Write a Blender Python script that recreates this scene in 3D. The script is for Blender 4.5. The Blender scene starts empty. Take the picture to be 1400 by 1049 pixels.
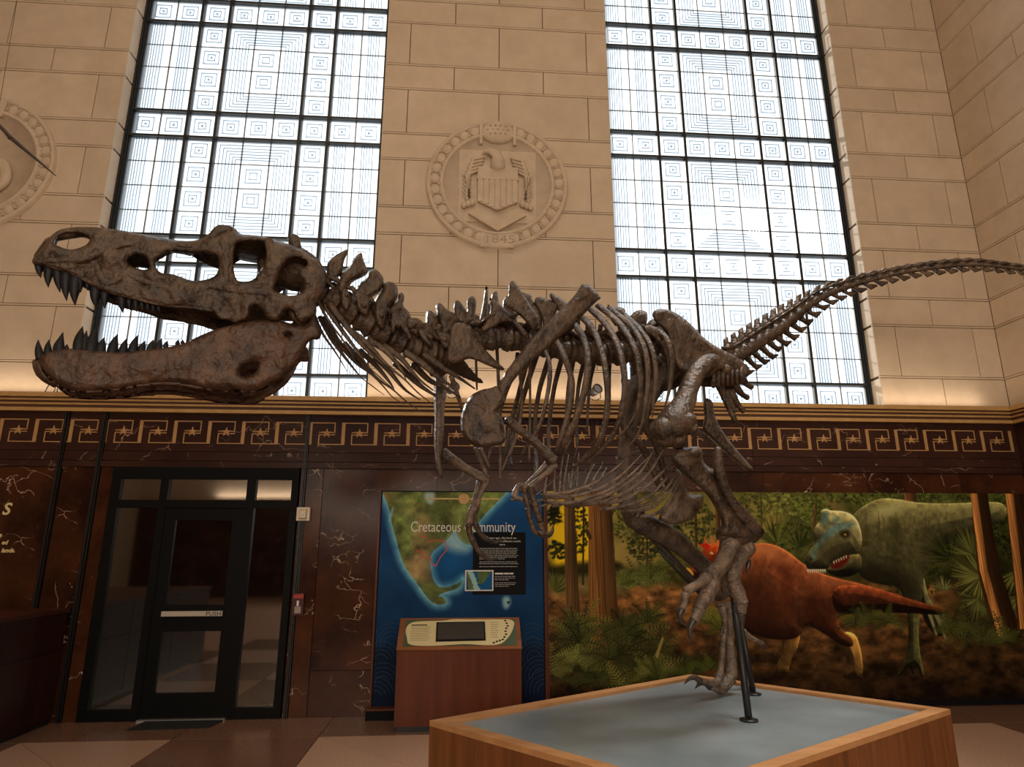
import bpy, math, random
import numpy as np
from mathutils import Vector, Matrix
from mathutils.geometry import delaunay_2d_cdt

random.seed(7)
rng = np.random.default_rng(7)
sc = bpy.context.scene
COL = sc.collection
rad = math.radians

# ------------------------------------------------------------------ camera
F_PX = 880.0
PITCH, YAW, ROLL = rad(14.2816), rad(4.1036), rad(-0.0408)
CAMP = np.array([0.0, 0.0, 1.6])
_cp, _sp, _cy, _sy = math.cos(PITCH), math.sin(PITCH), math.cos(YAW), math.sin(YAW)
FW = np.array([_sy*_cp, _cy*_cp, _sp])
_r = np.array([_cy, -_sy, 0.0]); _u = np.cross(_r, FW)
RT = math.cos(ROLL)*_r + math.sin(ROLL)*_u
UP = -math.sin(ROLL)*_r + math.cos(ROLL)*_u
cam = bpy.data.cameras.new('camera')
cam.sensor_width = 36.0
cam.lens = F_PX/1400*36.0
cam.clip_end = 200
camo = bpy.data.objects.new('camera', cam)
COL.objects.link(camo)
camo.matrix_world = Matrix(((RT[0], UP[0], -FW[0], CAMP[0]), (RT[1], UP[1], -FW[1], CAMP[1]),
                            (RT[2], UP[2], -FW[2], CAMP[2]), (0, 0, 0, 1)))
sc.camera = camo

# ------------------------------------------------------------------ sky, sun, lamps, exposure
sc.view_settings.view_transform = 'Standard'
sc.view_settings.look = 'None'
sc.view_settings.gamma = 1.0
sc.view_settings.use_curve_mapping = False
sc.view_settings.exposure = 0.0
sc.cycles.transparent_max_bounces = 16
sc.cycles.max_bounces = 6
sc.cycles.sample_clamp_indirect = 6.0

wd = bpy.data.worlds.new('world'); sc.world = wd
wd.use_nodes = True
wd.node_tree.nodes['Background'].inputs['Color'].default_value = (0.86, 0.94, 1.0, 1)
wd.node_tree.nodes['Background'].inputs['Strength'].default_value = 0.92

def aim(o, d):
    o.rotation_euler = Vector(d).to_track_quat('-Z', 'Y').to_euler()

def lamp(name, kind, loc, d, energy, color, **kw):
    l = bpy.data.lights.new(name, kind)
    l.energy = energy; l.color = color
    for k, v in kw.items(): setattr(l, k, v)
    o = bpy.data.objects.new(name, l); COL.objects.link(o)
    o.location = loc; aim(o, d)
    return o

# the sun stands low behind the left window (softened by the cast glass)
lamp('sun', 'SUN', (-4, 12, 6), (0.40, -0.80, -0.42), 8.0, (1.0, 0.95, 0.88), angle=rad(4))
# warm overhead fill for the hall, an added lamp without a fixture
lamp('overhead_fill', 'AREA', (-1.0, 0.5, 10.9), (0, 0.10, -1), 190, (1.0, 0.83, 0.62), shape='RECTANGLE', size=9.0, size_y=4.0)
# added front fill from behind the camera, brightening the wall and the mount
lamp('front_fill', 'AREA', (0.6, -6.8, 3.2), (0.0, 1.0, -0.02), 440, (1.0, 0.86, 0.69), shape='RECTANGLE', size=11.0, size_y=1.6)
# cove light on top of the front cornice, then a fill at the back
lamp('cove_and_fill_light', 'AREA', (-1.2, 6.875, 3.20), (0.0, 0.10, 1.0), 26, (1.0, 0.80, 0.60), shape='RECTANGLE', size=14.5, size_y=0.06)
lamp('cove_and_fill_light', 'AREA', (-1.2, -8.86, 3.24), (0.0, -0.16, 1.0), 140, (1.0, 0.84, 0.66), shape='RECTANGLE', size=14.5, size_y=0.06)  # unseen, added to brighten the back wall that the door glass reflects
# track spots for the mural and the map
for nm, p, t, e in (('track_spot', (2.3, 3.6, 6.6), (2.2, 6.95, 1.1), 95), ('track_spot', (4.6, 3.6, 6.6), (4.8, 6.95, 1.3), 105),
                    ('track_spot', (-0.6, 3.4, 6.6), (-0.1, 6.9, 1.4), 110)):
    lamp(nm, 'SPOT', p, Vector(t)-Vector(p), e, (1.0, 0.86, 0.66), spot_size=rad(46), spot_blend=0.7, shadow_soft_size=0.06)

# added neutral spot that brightens platform and legs in place of window daylight
lamp('platform_fill_spot', 'SPOT', (4.3, 5.3, 10.6), Vector((1.75, 4.3, 0.6))-Vector((4.3, 5.3, 10.6)), 2300, (1.0, 0.96, 0.90), spot_size=rad(26), spot_blend=0.6, shadow_soft_size=1.1)

# ------------------------------------------------------------------ helpers
def put(name, me, mats=None, parent=None, loc=None, rot=None):
    o = bpy.data.objects.new(name, me)
    COL.objects.link(o)
    if mats is not None and me is not None:
        for m in (mats if isinstance(mats, (list, tuple)) else [mats]):
            me.materials.append(m)
    if parent is not None: o.parent = parent
    if loc is not None: o.location = loc
    if rot is not None: o.rotation_euler = rot
    return o

def tag(o, label=None, cat=None, group=None, kind=None):
    if label: o['label'] = label
    if cat: o['category'] = cat
    if group: o['group'] = group
    if kind: o['kind'] = kind
    return o

def empty(name, loc=(0, 0, 0), rz=0):
    o = bpy.data.objects.new(name, None); COL.objects.link(o)
    o.location = loc; o.rotation_euler = (0, 0, rz); o.empty_display_size = 0.1
    return o

def mesh_np(name, V, Fc, smooth=False):
    me = bpy.data.meshes.new(name)
    me.from_pydata([tuple(map(float, v)) for v in V], [], [tuple(map(int, f)) for f in Fc])
    if smooth:
        me.polygons.foreach_set('use_smooth', [True]*len(me.polygons))
    me.update()
    return me

class MB:
    def __init__(self): self.v = []; self.f = []; self.m = []
    def add(self, V, Fc, mi=0):
        b = len(self.v)
        self.v += [tuple(map(float, q)) for q in V]
        self.f += [tuple(int(i)+b for i in q) for q in Fc]
        self.m += [mi]*len(Fc)
    def box(self, x0, x1, y0, y1, z0, z1, mi=0):
        self.add([(x0,y0,z0),(x1,y0,z0),(x1,y1,z0),(x0,y1,z0),(x0,y0,z1),(x1,y0,z1),(x1,y1,z1),(x0,y1,z1)],
                 [(0,3,2,1),(4,5,6,7),(0,1,5,4),(1,2,6,5),(2,3,7,6),(3,0,4,7)], mi)
    def hexa(self, a, b, mi=0):   # two quads of 4 points
        self.add(list(a)+list(b), [(0,3,2,1),(4,5,6,7),(0,1,5,4),(1,2,6,5),(2,3,7,6),(3,0,4,7)], mi)
    def prism(self, poly, y0, y1, mi=0):   # x,z polygon between two depths (y0 nearer the viewer)
        n = len(poly)
        V = [(x, y0, z) for x, z in poly]+[(x, y1, z) for x, z in poly]
        self.add(V, [tuple(range(n)), tuple(range(2*n-1, n-1, -1))]+[(i, i+n, (i+1) % n+n, (i+1) % n) for i in range(n)], mi)
    def lathe(self, prof, c, axis, seg=16, mi=0):
        T = Vector(axis).normalized(); A = T.orthogonal().normalized(); B = T.cross(A)
        V = []; Fc = []
        for r, h in prof:
            for k in range(seg):
                t = 2*math.pi*k/seg
                V.append(Vector(c)+T*h+A*(r*math.cos(t))+B*(r*math.sin(t)))
        for i in range(len(prof)-1):
            for k in range(seg):
                Fc.append((i*seg+k, i*seg+(k+1) % seg, (i+1)*seg+(k+1) % seg, (i+1)*seg+k))
        self.add(V, Fc, mi)
    def tube(self, C, ra, rb=None, ref=(0, 0, 1), seg=9, rough=0.0, mi=0):
        C = np.asarray(C, float); n = len(C)
        ra = np.broadcast_to(np.asarray(ra, float), (n,)); rb = ra if rb is None else np.broadcast_to(np.asarray(rb, float), (n,))
        T = np.gradient(C, axis=0); T /= np.linalg.norm(T, axis=1)[:, None]+1e-12
        ref = np.asarray(ref, float)
        S = ref[None]-(T@ref)[:, None]*T
        nS = np.linalg.norm(S, axis=1)
        S[nS < 1e-3] = np.cross(T[nS < 1e-3], np.array([0.3, 0.2, 0.9]))
        S /= np.linalg.norm(S, axis=1)[:, None]
        O = np.cross(T, S)
        th = np.arange(seg)*2*np.pi/seg
        jit = 1+rough*(rng.random((n, seg))-0.5)*2
        R = C[:, None]+(S[:, None]*np.cos(th)[None, :, None]*rb[:, None, None]+O[:, None]*np.sin(th)[None, :, None]*ra[:, None, None])*jit[:, :, None]
        V = list(R.reshape(-1, 3))
        V.append(C[0]-T[0]*min(ra[0], rb[0])*0.45); V.append(C[-1]+T[-1]*min(ra[-1], rb[-1])*0.45)
        Fc = []
        for i in range(n-1):
            for k in range(seg):
                Fc.append((i*seg+k, (i+1)*seg+k, (i+1)*seg+(k+1) % seg, i*seg+(k+1) % seg))
        a, b = n*seg, n*seg+1
        for k in range(seg):
            Fc.append((a, k, (k+1) % seg)); Fc.append((b, (n-1)*seg+(k+1) % seg, (n-1)*seg+k))
        self.add(V, Fc, mi)
    def ball(self, c, r, seg=10, rings=6, mi=0):
        c = np.asarray(c, float); r = np.broadcast_to(np.asarray(r, float), (3,))
        V = [c+(0, 0, r[2])]; 
        for i in range(1, rings):
            a = math.pi*i/rings
            for k in range(seg):
                t = 2*math.pi*k/seg
                V.append(c+r*np.array([math.sin(a)*math.cos(t), math.sin(a)*math.sin(t), math.cos(a)]))
        V.append(c-(0, 0, r[2]))
        Fc = [(0, 1+k, 1+(k+1) % seg) for k in range(seg)]
        for i in range(rings-2):
            for k in range(seg):
                Fc.append((1+i*seg+k, 1+(i+1)*seg+k, 1+(i+1)*seg+(k+1) % seg, 1+i*seg+(k+1) % seg))
        L = len(V)-1; b = 1+(rings-2)*seg
        Fc += [(L, b+(k+1) % seg, b+k) for k in range(seg)]
        self.add(V, Fc, mi)
    def mesh(self, name, smooth=False):
        me = mesh_np(name, self.v, self.f, smooth)
        if any(self.m): me.polygons.foreach_set('material_index', self.m)
        return me
    def build(self, name, mats, parent=None, smooth=False, loc=None, rot=None):
        return put(name, self.mesh(name, smooth), mats, parent, loc, rot)

def boxobj(name, b, mat, parent=None):
    m = MB(); m.box(*b); return m.build(name, mat, parent)

def text_mesh(name, s, size, mat, parent, x, y, z, align='LEFT', width=None, depth=0.0006, shear=0.0, sx=1.0, bold=0.0):
    cu = bpy.data.curves.new(name, 'FONT'); cu.body = s; cu.size = size
    cu.align_x = align; cu.extrude = depth; cu.shear = shear; cu.offset = bold
    cu.resolution_u = 3
    o = bpy.data.objects.new(name, cu); COL.objects.link(o)
    dg = bpy.context.evaluated_depsgraph_get()
    me = bpy.data.meshes.new_from_object(o.evaluated_get(dg))
    bpy.data.objects.remove(o)
    me.name = name
    if width:
        xs = [v.co.x for v in me.vertices]
        sx = width/max(1e-6, max(xs)-min(xs))
    for v in me.vertices:
        v.co = Vector((x+v.co.x*sx, y-v.co.z, z+v.co.y))
    me.materials.clear()
    return put(name, me, mat, parent)

# ------------------------------------------------------------------ materials
def new_mat(name):
    m = bpy.data.materials.new(name); m.use_nodes = True
    nt = m.node_tree
    return m, nt, nt.nodes['Principled BSDF']

def lin(c): return tuple(((x/255+0.055)/1.055)**2.4 if x/255 > 0.04045 else x/255/12.92 for x in c)+(1.0,)

def noise_mat(name, c1, c2, scale=6, rough=0.6, detail=6, bump=0.0, bscale=None, stretch=(1, 1, 1), metallic=0.0, rnd=0.0, lo=0.3, hi=0.7, spec=0.5):
    m, nt, p = new_mat(name)
    N = nt.nodes.new; L = nt.links.new
    tc = N('ShaderNodeTexCoord'); mp = N('ShaderNodeMapping'); mp.inputs['Scale'].default_value = stretch
    geo = N('ShaderNodeNewGeometry')
    L(geo.outputs['Position'], mp.inputs['Vector'])
    nz = N('ShaderNodeTexNoise'); nz.inputs['Scale'].default_value = scale; nz.inputs['Detail'].default_value = detail
    nz.inputs['Roughness'].default_value = 0.62
    L(mp.outputs['Vector'], nz.inputs['Vector'])
    cr = N('ShaderNodeValToRGB'); cr.color_ramp.elements[0].position = lo; cr.color_ramp.elements[1].position = hi
    cr.color_ramp.elements[0].color = c1; cr.color_ramp.elements[1].color = c2
    L(nz.outputs['Fac'], cr.inputs['Fac'])
    out = cr.outputs['Color']
    if rnd:
        oi = N('ShaderNodeObjectInfo'); hs = N('ShaderNodeHueSaturation')
        mr = N('ShaderNodeMapRange'); mr.inputs['To Min'].default_value = 1-rnd; mr.inputs['To Max'].default_value = 1+rnd
        L(oi.outputs['Random'], mr.inputs['Value']); L(mr.outputs['Result'], hs.inputs['Value']); L(out, hs.inputs['Color'])
        out = hs.outputs['Color']
    L(out, p.inputs['Base Color'])
    p.inputs['Roughness'].default_value = rough; p.inputs['Metallic'].default_value = metallic
    p.inputs['Specular IOR Level'].default_value = spec
    if bump:
        n2 = N('ShaderNodeTexNoise'); n2.inputs['Scale'].default_value = bscale or scale*4; n2.inputs['Detail'].default_value = 5
        L(mp.outputs['Vector'], n2.inputs['Vector'])
        b = N('ShaderNodeBump'); b.inputs['Strength'].default_value = bump; b.inputs['Distance'].default_value = 0.02
        L(n2.outputs['Fac'], b.inputs['Height']); L(b.outputs['Normal'], p.inputs['Normal'])
    return m

def plain(name, c, rough=0.5, metallic=0.0, spec=0.5):
    m, nt, p = new_mat(name)
    p.inputs['Base Color'].default_value = c; p.inputs['Roughness'].default_value = rough
    p.inputs['Metallic'].default_value = metallic; p.inputs['Specular IOR Level'].default_value = spec
    return m

def marble_mat(name, c1, c2, vein, rough=0.2, vscale=1.3, amount=0.018):
    m, nt, p = new_mat(name); N = nt.nodes.new; L = nt.links.new
    geo = N('ShaderNodeNewGeometry')
    oi = N('ShaderNodeObjectInfo')
    off = N('ShaderNodeVectorMath'); off.operation = 'MULTIPLY_ADD'
    cmb = N('ShaderNodeCombineXYZ'); L(oi.outputs['Random'], cmb.inputs[0]); L(oi.outputs['Random'], cmb.inputs[2])
    L(cmb.outputs[0], off.inputs[0]); off.inputs[1].default_value = (7, 0, 5); L(geo.outputs['Position'], off.inputs[2])
    nz = N('ShaderNodeTexNoise'); nz.inputs['Scale'].default_value = 1.7; nz.inputs['Detail'].default_value = 8; nz.inputs['Roughness'].default_value = 0.65
    L(off.outputs[0], nz.inputs['Vector'])
    cr = N('ShaderNodeValToRGB'); cr.color_ramp.elements[0].position = 0.32; cr.color_ramp.elements[1].position = 0.72
    cr.color_ramp.elements[0].color = c1; cr.color_ramp.elements[1].color = c2
    L(nz.outputs['Fac'], cr.inputs['Fac'])
    # thin broken veins: edges of a distorted cell pattern
    dn = N('ShaderNodeTexNoise'); dn.inputs['Scale'].default_value = 2.2; dn.inputs['Detail'].default_value = 5
    L(off.outputs[0], dn.inputs['Vector'])
    ad = N('ShaderNodeVectorMath'); ad.operation = 'MULTIPLY_ADD'; ad.inputs[1].default_value = (0.7, 0.7, 0.7)
    L(dn.outputs['Color'], ad.inputs[0]); L(off.outputs[0], ad.inputs[2])
    sm = N('ShaderNodeMapping'); sm.inputs['Scale'].default_value = (1, 1, 1.9); sm.inputs['Rotation'].default_value = (0, 0.5, 0)
    L(ad.outputs[0], sm.inputs['Vector'])
    vo = N('ShaderNodeTexVoronoi'); vo.feature = 'DISTANCE_TO_EDGE'; vo.inputs['Scale'].default_value = vscale
    L(sm.outputs[0], vo.inputs['Vector'])
    mr = N('ShaderNodeMapRange'); mr.inputs['From Min'].default_value = amount; mr.inputs['From Max'].default_value = amount*0.3
    L(vo.outputs['Distance'], mr.inputs['Value'])
    mk = N('ShaderNodeTexNoise'); mk.inputs['Scale'].default_value = 3.1; mk.inputs['Detail'].default_value = 3
    L(off.outputs[0], mk.inputs['Vector'])
    mm = N('ShaderNodeMapRange'); mm.inputs['From Min'].default_value = 0.50; mm.inputs['From Max'].default_value = 0.60
    L(mk.outputs['Fac'], mm.inputs['Value'])
    mu = N('ShaderNodeMath'); mu.operation = 'MULTIPLY'; L(mr.outputs[0], mu.inputs[0]); L(mm.outputs[0], mu.inputs[1])
    # small pale flecks
    fl = N('ShaderNodeTexVoronoi'); fl.inputs['Scale'].default_value = 9.0; L(ad.outputs[0], fl.inputs['Vector'])
    fr = N('ShaderNodeMapRange'); fr.inputs['From Min'].default_value = 0.085; fr.inputs['From Max'].default_value = 0.05
    L(fl.outputs['Distance'], fr.inputs['Value'])
    mx = N('ShaderNodeMath'); mx.operation = 'MAXIMUM'; L(mu.outputs[0], mx.inputs[0])
    fm = N('ShaderNodeMath'); fm.operation = 'MULTIPLY'; L(fr.outputs[0], fm.inputs[0]); L(mm.outputs[0], fm.inputs[1]); L(fm.outputs[0], mx.inputs[1])
    mix = N('ShaderNodeMix'); mix.data_type = 'RGBA'
    L(mx.outputs[0], mix.inputs['Factor']); L(cr.outputs['Color'], mix.inputs['A']); mix.inputs['B'].default_value = vein
    L(mix.outputs['Result'], p.inputs['Base Color'])
    p.inputs['Roughness'].default_value = rough
    p.inputs['Specular IOR Level'].default_value = 0.16
    return m

def glass_mat(name, tint, gloss=0.06, transl=0.12, tcol=(0.95, 0.97, 1, 1)):
    m = bpy.data.materials.new(name); m.use_nodes = True; nt = m.node_tree; nt.nodes.clear()
    N = nt.nodes.new; L = nt.links.new
    out = N('ShaderNodeOutputMaterial'); tr = N('ShaderNodeBsdfTransparent'); tr.inputs['Color'].default_value = tint
    tl = N('ShaderNodeBsdfTranslucent'); tl.inputs['Color'].default_value = tcol
    gl = N('ShaderNodeBsdfGlossy'); gl.inputs['Roughness'].default_value = 0.12
    m1 = N('ShaderNodeMixShader'); m1.inputs[0].default_value = transl
    m2 = N('ShaderNodeMixShader'); m2.inputs[0].default_value = gloss
    L(tr.outputs[0], m1.inputs[1]); L(tl.outputs[0], m1.inputs[2]); L(m1.outputs[0], m2.inputs[1]); L(gl.outputs[0], m2.inputs[2])
    L(m2.outputs[0], out.inputs['Surface'])
    return m

def wood_mat(name, c1, c2, axis='x', scale=7, rough=0.35):
    st = {'x': (0.12, 1, 1), 'y': (1, 0.12, 1), 'z': (1.6, 1.6, 0.10)}[axis]
    return noise_mat(name, c1, c2, scale=scale, rough=rough, detail=8, stretch=st, rnd=0.12, lo=0.25, hi=0.75, spec=0.22)

def paint_mat(name, rough=0.45):
    m, nt, p = new_mat(name)
    a = nt.nodes.new('ShaderNodeVertexColor'); a.layer_name = 'Col'
    nt.links.new(a.outputs['Color'], p.inputs['Base Color'])
    p.inputs['Roughness'].default_value = rough; p.inputs['Specular IOR Level'].default_value = 0.06
    return m

M = {}
M['stone'] = noise_mat('limestone', (0.56, 0.44, 0.315, 1), (0.66, 0.53, 0.39, 1), scale=3.5, rough=0.75, bump=0.05, bscale=30, rnd=0.04, spec=0.2)
M['stone_joint'] = noise_mat('limestone_joint', (0.40, 0.31, 0.22, 1), (0.50, 0.39, 0.28, 1), scale=4, rough=0.85, spec=0.1)
M['stone_back'] = plain('mortar', (0.13, 0.09, 0.06, 1), 0.95, spec=0.0)
M['plaster'] = noise_mat('plaster', (0.56, 0.44, 0.32, 1), (0.64, 0.51, 0.38, 1), scale=1.0, rough=0.85, spec=0.1)
M['carved'] = noise_mat('carved_limestone', (0.55, 0.43, 0.31, 1), (0.66, 0.53, 0.39, 1), scale=7, rough=0.7, bump=0.05, bscale=40, spec=0.2)
M['marble'] = marble_mat('red_marble', (0.018, 0.0055, 0.003, 1), (0.098, 0.030, 0.010, 1), (0.50, 0.36, 0.25, 1), vscale=2.3, amount=0.011)
M['marble_frieze'] = marble_mat('brown_marble', (0.032, 0.012, 0.009, 1), (0.062, 0.024, 0.016, 1), (0.42, 0.28, 0.2, 1), rough=0.3, amount=0.007, vscale=1.6)
M['black_stone'] = plain('black_stone', (0.006, 0.005, 0.005, 1), 0.35)
M['gold'] = noise_mat('gold_paint', (0.50, 0.29, 0.10, 1), (0.62, 0.38, 0.15, 1), scale=8, rough=0.42, metallic=0.25)
M['gold_inlay'] = noise_mat('brass_inlay', (0.46, 0.25, 0.09, 1), (0.56, 0.33, 0.13, 1), scale=12, rough=0.45, metallic=0.2)
M['cornice_dark'] = plain('cornice_groove', (0.12, 0.05, 0.022, 1), 0.5)
M['frame'] = plain('black_window_frame', (0.012, 0.014, 0.014, 1), 0.45)
M['door_black'] = plain('black_aluminium', (0.004, 0.004, 0.004, 1), 0.5, spec=0.12)
M['door_glass'] = plain('dark_door_glass', (0.004, 0.0035, 0.003, 1), 0.04, spec=0.5)
M['door_glass'].node_tree.nodes['Principled BSDF'].inputs['IOR'].default_value = 3.0
M['push_bar'] = plain('satin_push_bar', (0.50, 0.44, 0.36, 1), 0.45)
M['steel'] = plain('brushed_steel', (0.55, 0.53, 0.50, 1), 0.35, 0.8)
M['black'] = plain('black_steel', (0.010, 0.010, 0.011, 1), 0.45)
M['glass'] = glass_mat('cast_glass', (0.97, 0.985, 0.995, 1), 0.04, 0.32)
M['glass_rib'] = glass_mat('cast_glass_rib', (0.42, 0.50, 0.56, 1), 0.05, 0.10)
M['lead'] = plain('lead_came', (0.10, 0.095, 0.075, 1), 0.6)
M['bone'] = noise_mat('fossil_bone', (0.018, 0.010, 0.0055, 1), (0.142, 0.085, 0.046, 1), scale=9, rough=0.42, detail=12, bump=0.9, bscale=34, lo=0.34, hi=0.70, spec=0.6)
M['bone_pale'] = noise_mat('pale_fossil_bone', (0.055, 0.036, 0.024, 1), (0.29, 0.20, 0.135, 1), scale=12, rough=0.40, detail=12, bump=0.9, bscale=40, lo=0.34, hi=0.70, spec=0.7)
M['bone_jaw'] = noise_mat('red_brown_fossil_bone', (0.024, 0.011, 0.006, 1), (0.145, 0.073, 0.038, 1), scale=8, rough=0.42, detail=12, bump=0.9, bscale=34, lo=0.34, hi=0.70, spec=0.6)
M['tooth'] = noise_mat('black_tooth', (0.005, 0.005, 0.007, 1), (0.016, 0.015, 0.017, 1), scale=20, rough=0.5, spec=0.3)
M['claw'] = noise_mat('dark_claw', (0.022, 0.015, 0.012, 1), (0.09, 0.062, 0.045, 1), scale=20, rough=0.35)
M['platform_wood'] = wood_mat('platform_wood', (0.115, 0.038, 0.013, 1), (0.29, 0.115, 0.040, 1), 'z', 9)
M['platform_trim'] = wood_mat('platform_trim_wood', (0.40, 0.19, 0.075, 1), (0.60, 0.32, 0.14, 1), 'x', 9, 0.4)
M['platform_top'] = noise_mat('blue_grey_top', (0.17, 0.215, 0.24, 1), (0.31, 0.375, 0.405, 1), scale=1.6, rough=0.30, detail=7, bump=0.03, bscale=8)
M['cherry'] = wood_mat('cherry_wood', (0.070, 0.016, 0.006, 1), (0.145, 0.038, 0.013, 1), 'z', 8, 0.38)
M['cherry_light'] = wood_mat('cherry_wood_trim', (0.16, 0.055, 0.022, 1), (0.25, 0.095, 0.040, 1), 'x', 8, 0.38)
M['cabinet'] = wood_mat('dark_mahogany', (0.016, 0.004, 0.003, 1), (0.034, 0.010, 0.006, 1), 'z', 5, 0.4)
M['floor_dark'] = noise_mat('brown_terrazzo', (0.15, 0.078, 0.050, 1), (0.24, 0.13, 0.085, 1), scale=60, rough=0.22, detail=3, rnd=0.10)
M['floor_light'] = noise_mat('pink_terrazzo', (0.44, 0.27, 0.19, 1), (0.60, 0.40, 0.29, 1), scale=60, rough=0.25, detail=3, rnd=0.10)
M['grout'] = plain('grout', (0.06, 0.035, 0.025, 1), 0.8)
M['white_text'] = plain('cream_lettering', (0.72, 0.70, 0.62, 1), 0.6)
M['grey_text'] = plain('grey_lettering', (0.36, 0.35, 0.33, 1), 0.7)
M['gold_text'] = plain('gold_lettering', (0.80, 0.62, 0.30, 1), 0.45)
M['panel_black'] = plain('printed_black', (0.008, 0.008, 0.010, 1), 0.6, spec=0.08)
M['panel_white'] = plain('printed_white', (0.70, 0.69, 0.64, 1), 0.5)
M['screen'] = plain('dark_screen', (0.025, 0.028, 0.030, 1), 0.12, spec=0.7)
M['cream_print'] = plain('cream_print', (0.62, 0.53, 0.29, 1), 0.5)
M['green_print'] = plain('green_print', (0.045, 0.075, 0.035, 1), 0.5)
M['red_plastic'] = plain('red_plastic', (0.35, 0.02, 0.02, 1), 0.4)
M['white_plastic'] = plain('ivory_plastic', (0.68, 0.58, 0.47, 1), 0.4)
M['mat'] = plain('black_rubber_mat', (0.008, 0.008, 0.008, 1), 0.9)
M['paint'] = paint_mat('printed_mural')

# ------------------------------------------------------------------ room shell
WX0, WX1, WY, CEIL, YB = -11.0, 6.4, 7.0, 11.4, -9.0
GY = 7.25                                   # plane of the window glass
WINS = ((-4.23, -1.10), (1.75, 4.85))
WZ0, WZ1 = 3.12, 10.25

def struct(o): return tag(o, kind='structure')

fl = struct(boxobj('floor', (WX0-0.5, WX1+0.5, YB-0.5, WY+0.6, -0.2, -0.012), M['grout']))
# tiles: a dark border along the wall, then squares in two tones, cut on the diagonal
def tile(poly, mat):
    m = MB(); n = len(poly)
    V = [(x, y, -0.012) for x, y in poly]+[(x, y, 0.0) for x, y in poly]
    m.add(V, [tuple(range(n-1, -1, -1)), tuple(range(n, 2*n))]+[(i, (i+1) % n, (i+1) % n+n, i+n) for i in range(n)])
    return m.build('floor_tile', mat, fl)
g = 0.004
x = -6.2
while x < 6.3:
    x2 = min(x+1.24, 6.39)
    tile([(x+g, 6.30+g), (x2-g, 6.30+g), (x2-g, 7.0), (x+g, 7.0)], M['floor_dark'])
    x = x2
for j in range(4):
    for i in range(10):
        xa, xb, yb_, ya = -6.2+i*1.24+g, -6.2+(i+1)*1.24-g, 6.30-j*1.24-g, 6.30-(j+1)*1.24+g
        a, b = ('floor_light', 'floor_dark') if (i+j) % 2 else ('floor_dark', 'floor_light')
        if (i+j) % 2 == 0:
            tile([(xa, ya), (xb-g, ya), (xa, yb_-g)], M[b]); tile([(xb, yb_), (xa+g, yb_), (xb, ya+g)], M['floor_light'])
        else:
            tile([(xa, ya), (xb, ya), (xb, yb_), (xa, yb_)], M['floor_dark'] if (i*3+j) % 4 else M['floor_light'])
boxs = lambda n, b, m='plaster': struct(boxobj(n, b, M[m]))
ft = MB(); ft.box(WX0, WX1, YB, 1.34, -0.012, 0.0); ft.build('floor_field', M['floor_light'], fl)
ft = MB(); ft.box(WX0, -6.2, 1.34, 7.0, -0.012, 0.0); ft.build('floor_field', M['floor_light'], fl)
boxs('ceiling', (WX0-0.5, WX1+0.5, YB-0.5, WY+0.6, CEIL, CEIL+0.2))
boxs('wall_left', (WX0-0.3, WX0, YB, WY+0.4, 0, CEIL))
# back wall with two tall windows like those in front
bw = MB()
for xa, xb in ((WX0, -4.23), (-1.10, 1.75), (4.85, WX1)): bw.box(xa, xb, YB-0.3, YB, 3.1, CEIL)
for xa, xb in WINS: bw.box(xa, xb, YB-0.3, YB, 10.2, CEIL)
wb = struct(bw.build('wall_back', M['plaster']))
boxobj('wainscot', (WX0, WX1, YB-0.3, YB+0.02, 0, 3.1), M['marble'], wb)
boxobj('cornice', (WX0, WX1, YB, YB+0.14, 3.0, 3.2), M['gold'], wb)
# front wall: backing (behind the blocks) with the two openings
fb = MB()
for xa, xb in ((WX0, -4.25), (-1.08, 1.73), (4.87, WX1+0.3)): fb.box(xa, xb, 7.02, 7.45, 3.0, CEIL)
for xa, xb in ((-4.25, -1.08), (1.73, 4.87)): fb.box(xa, xb, 7.02, 7.45, WZ1, CEIL)
fb.box(WX0, WX1+0.3, 7.02, 7.45, 0, 3.0)
wf = struct(fb.build('wall_front', M['stone_back']))
boxobj('stone_wall_field', (WX0, -7.1, 7.0, 7.02, 3.1, CEIL), M['plaster'], wf)
boxobj('stone_wall_field', (-7.1, WX1, 7.0, 7.02, 9.56, CEIL), M['plaster'], wf)
wr = MB(); wr.box(WX1+0.02, WX1+0.4, YB, WY+0.4, 0, CEIL)
wr = struct(wr.build('wall_right', M['stone_back']))
boxobj('stone_wall_field', (WX1, WX1+0.02, YB, 3.9, 3.1, CEIL), M['plaster'], wr)
boxobj('stone_wall_field', (WX1, WX1+0.02, 3.9, 7.0, 9.56, CEIL), M['plaster'], wr)

BLK = {}
def block(x0, x1, z0, z1, side=None):
    w, h = round(x1-x0, 3), round(z1-z0, 3)
    key = (w, h, side)
    if key not in BLK:
        m = MB(); b = 0.005
        if side is None:
            m.hexa([(b, 0, b), (w-b, 0, b), (w-b, 0, h-b), (b, 0, h-b)], [(0, b, 0), (w, b, 0), (w, b, h), (0, b, h)])
            m.box(0, w, b, 0.25, 0, h)
        else:
            m.hexa([(0, b, b), (0, b, h-b), (0, w-b, h-b), (0, w-b, b)], [(b, 0, 0), (b, 0, h), (b, w, h), (b, w, 0)])
            m.box(b, 0.03, 0, w, 0, h)
        me = m.mesh('stone_block'); me.materials.append(M['stone']); BLK[key] = me
    if side is None: put('stone_block', BLK[key], None, wf, (x0, 7.0, z0))
    else: put('stone_block', BLK[key], None, wr, (WX1, x0, z0))

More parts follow.
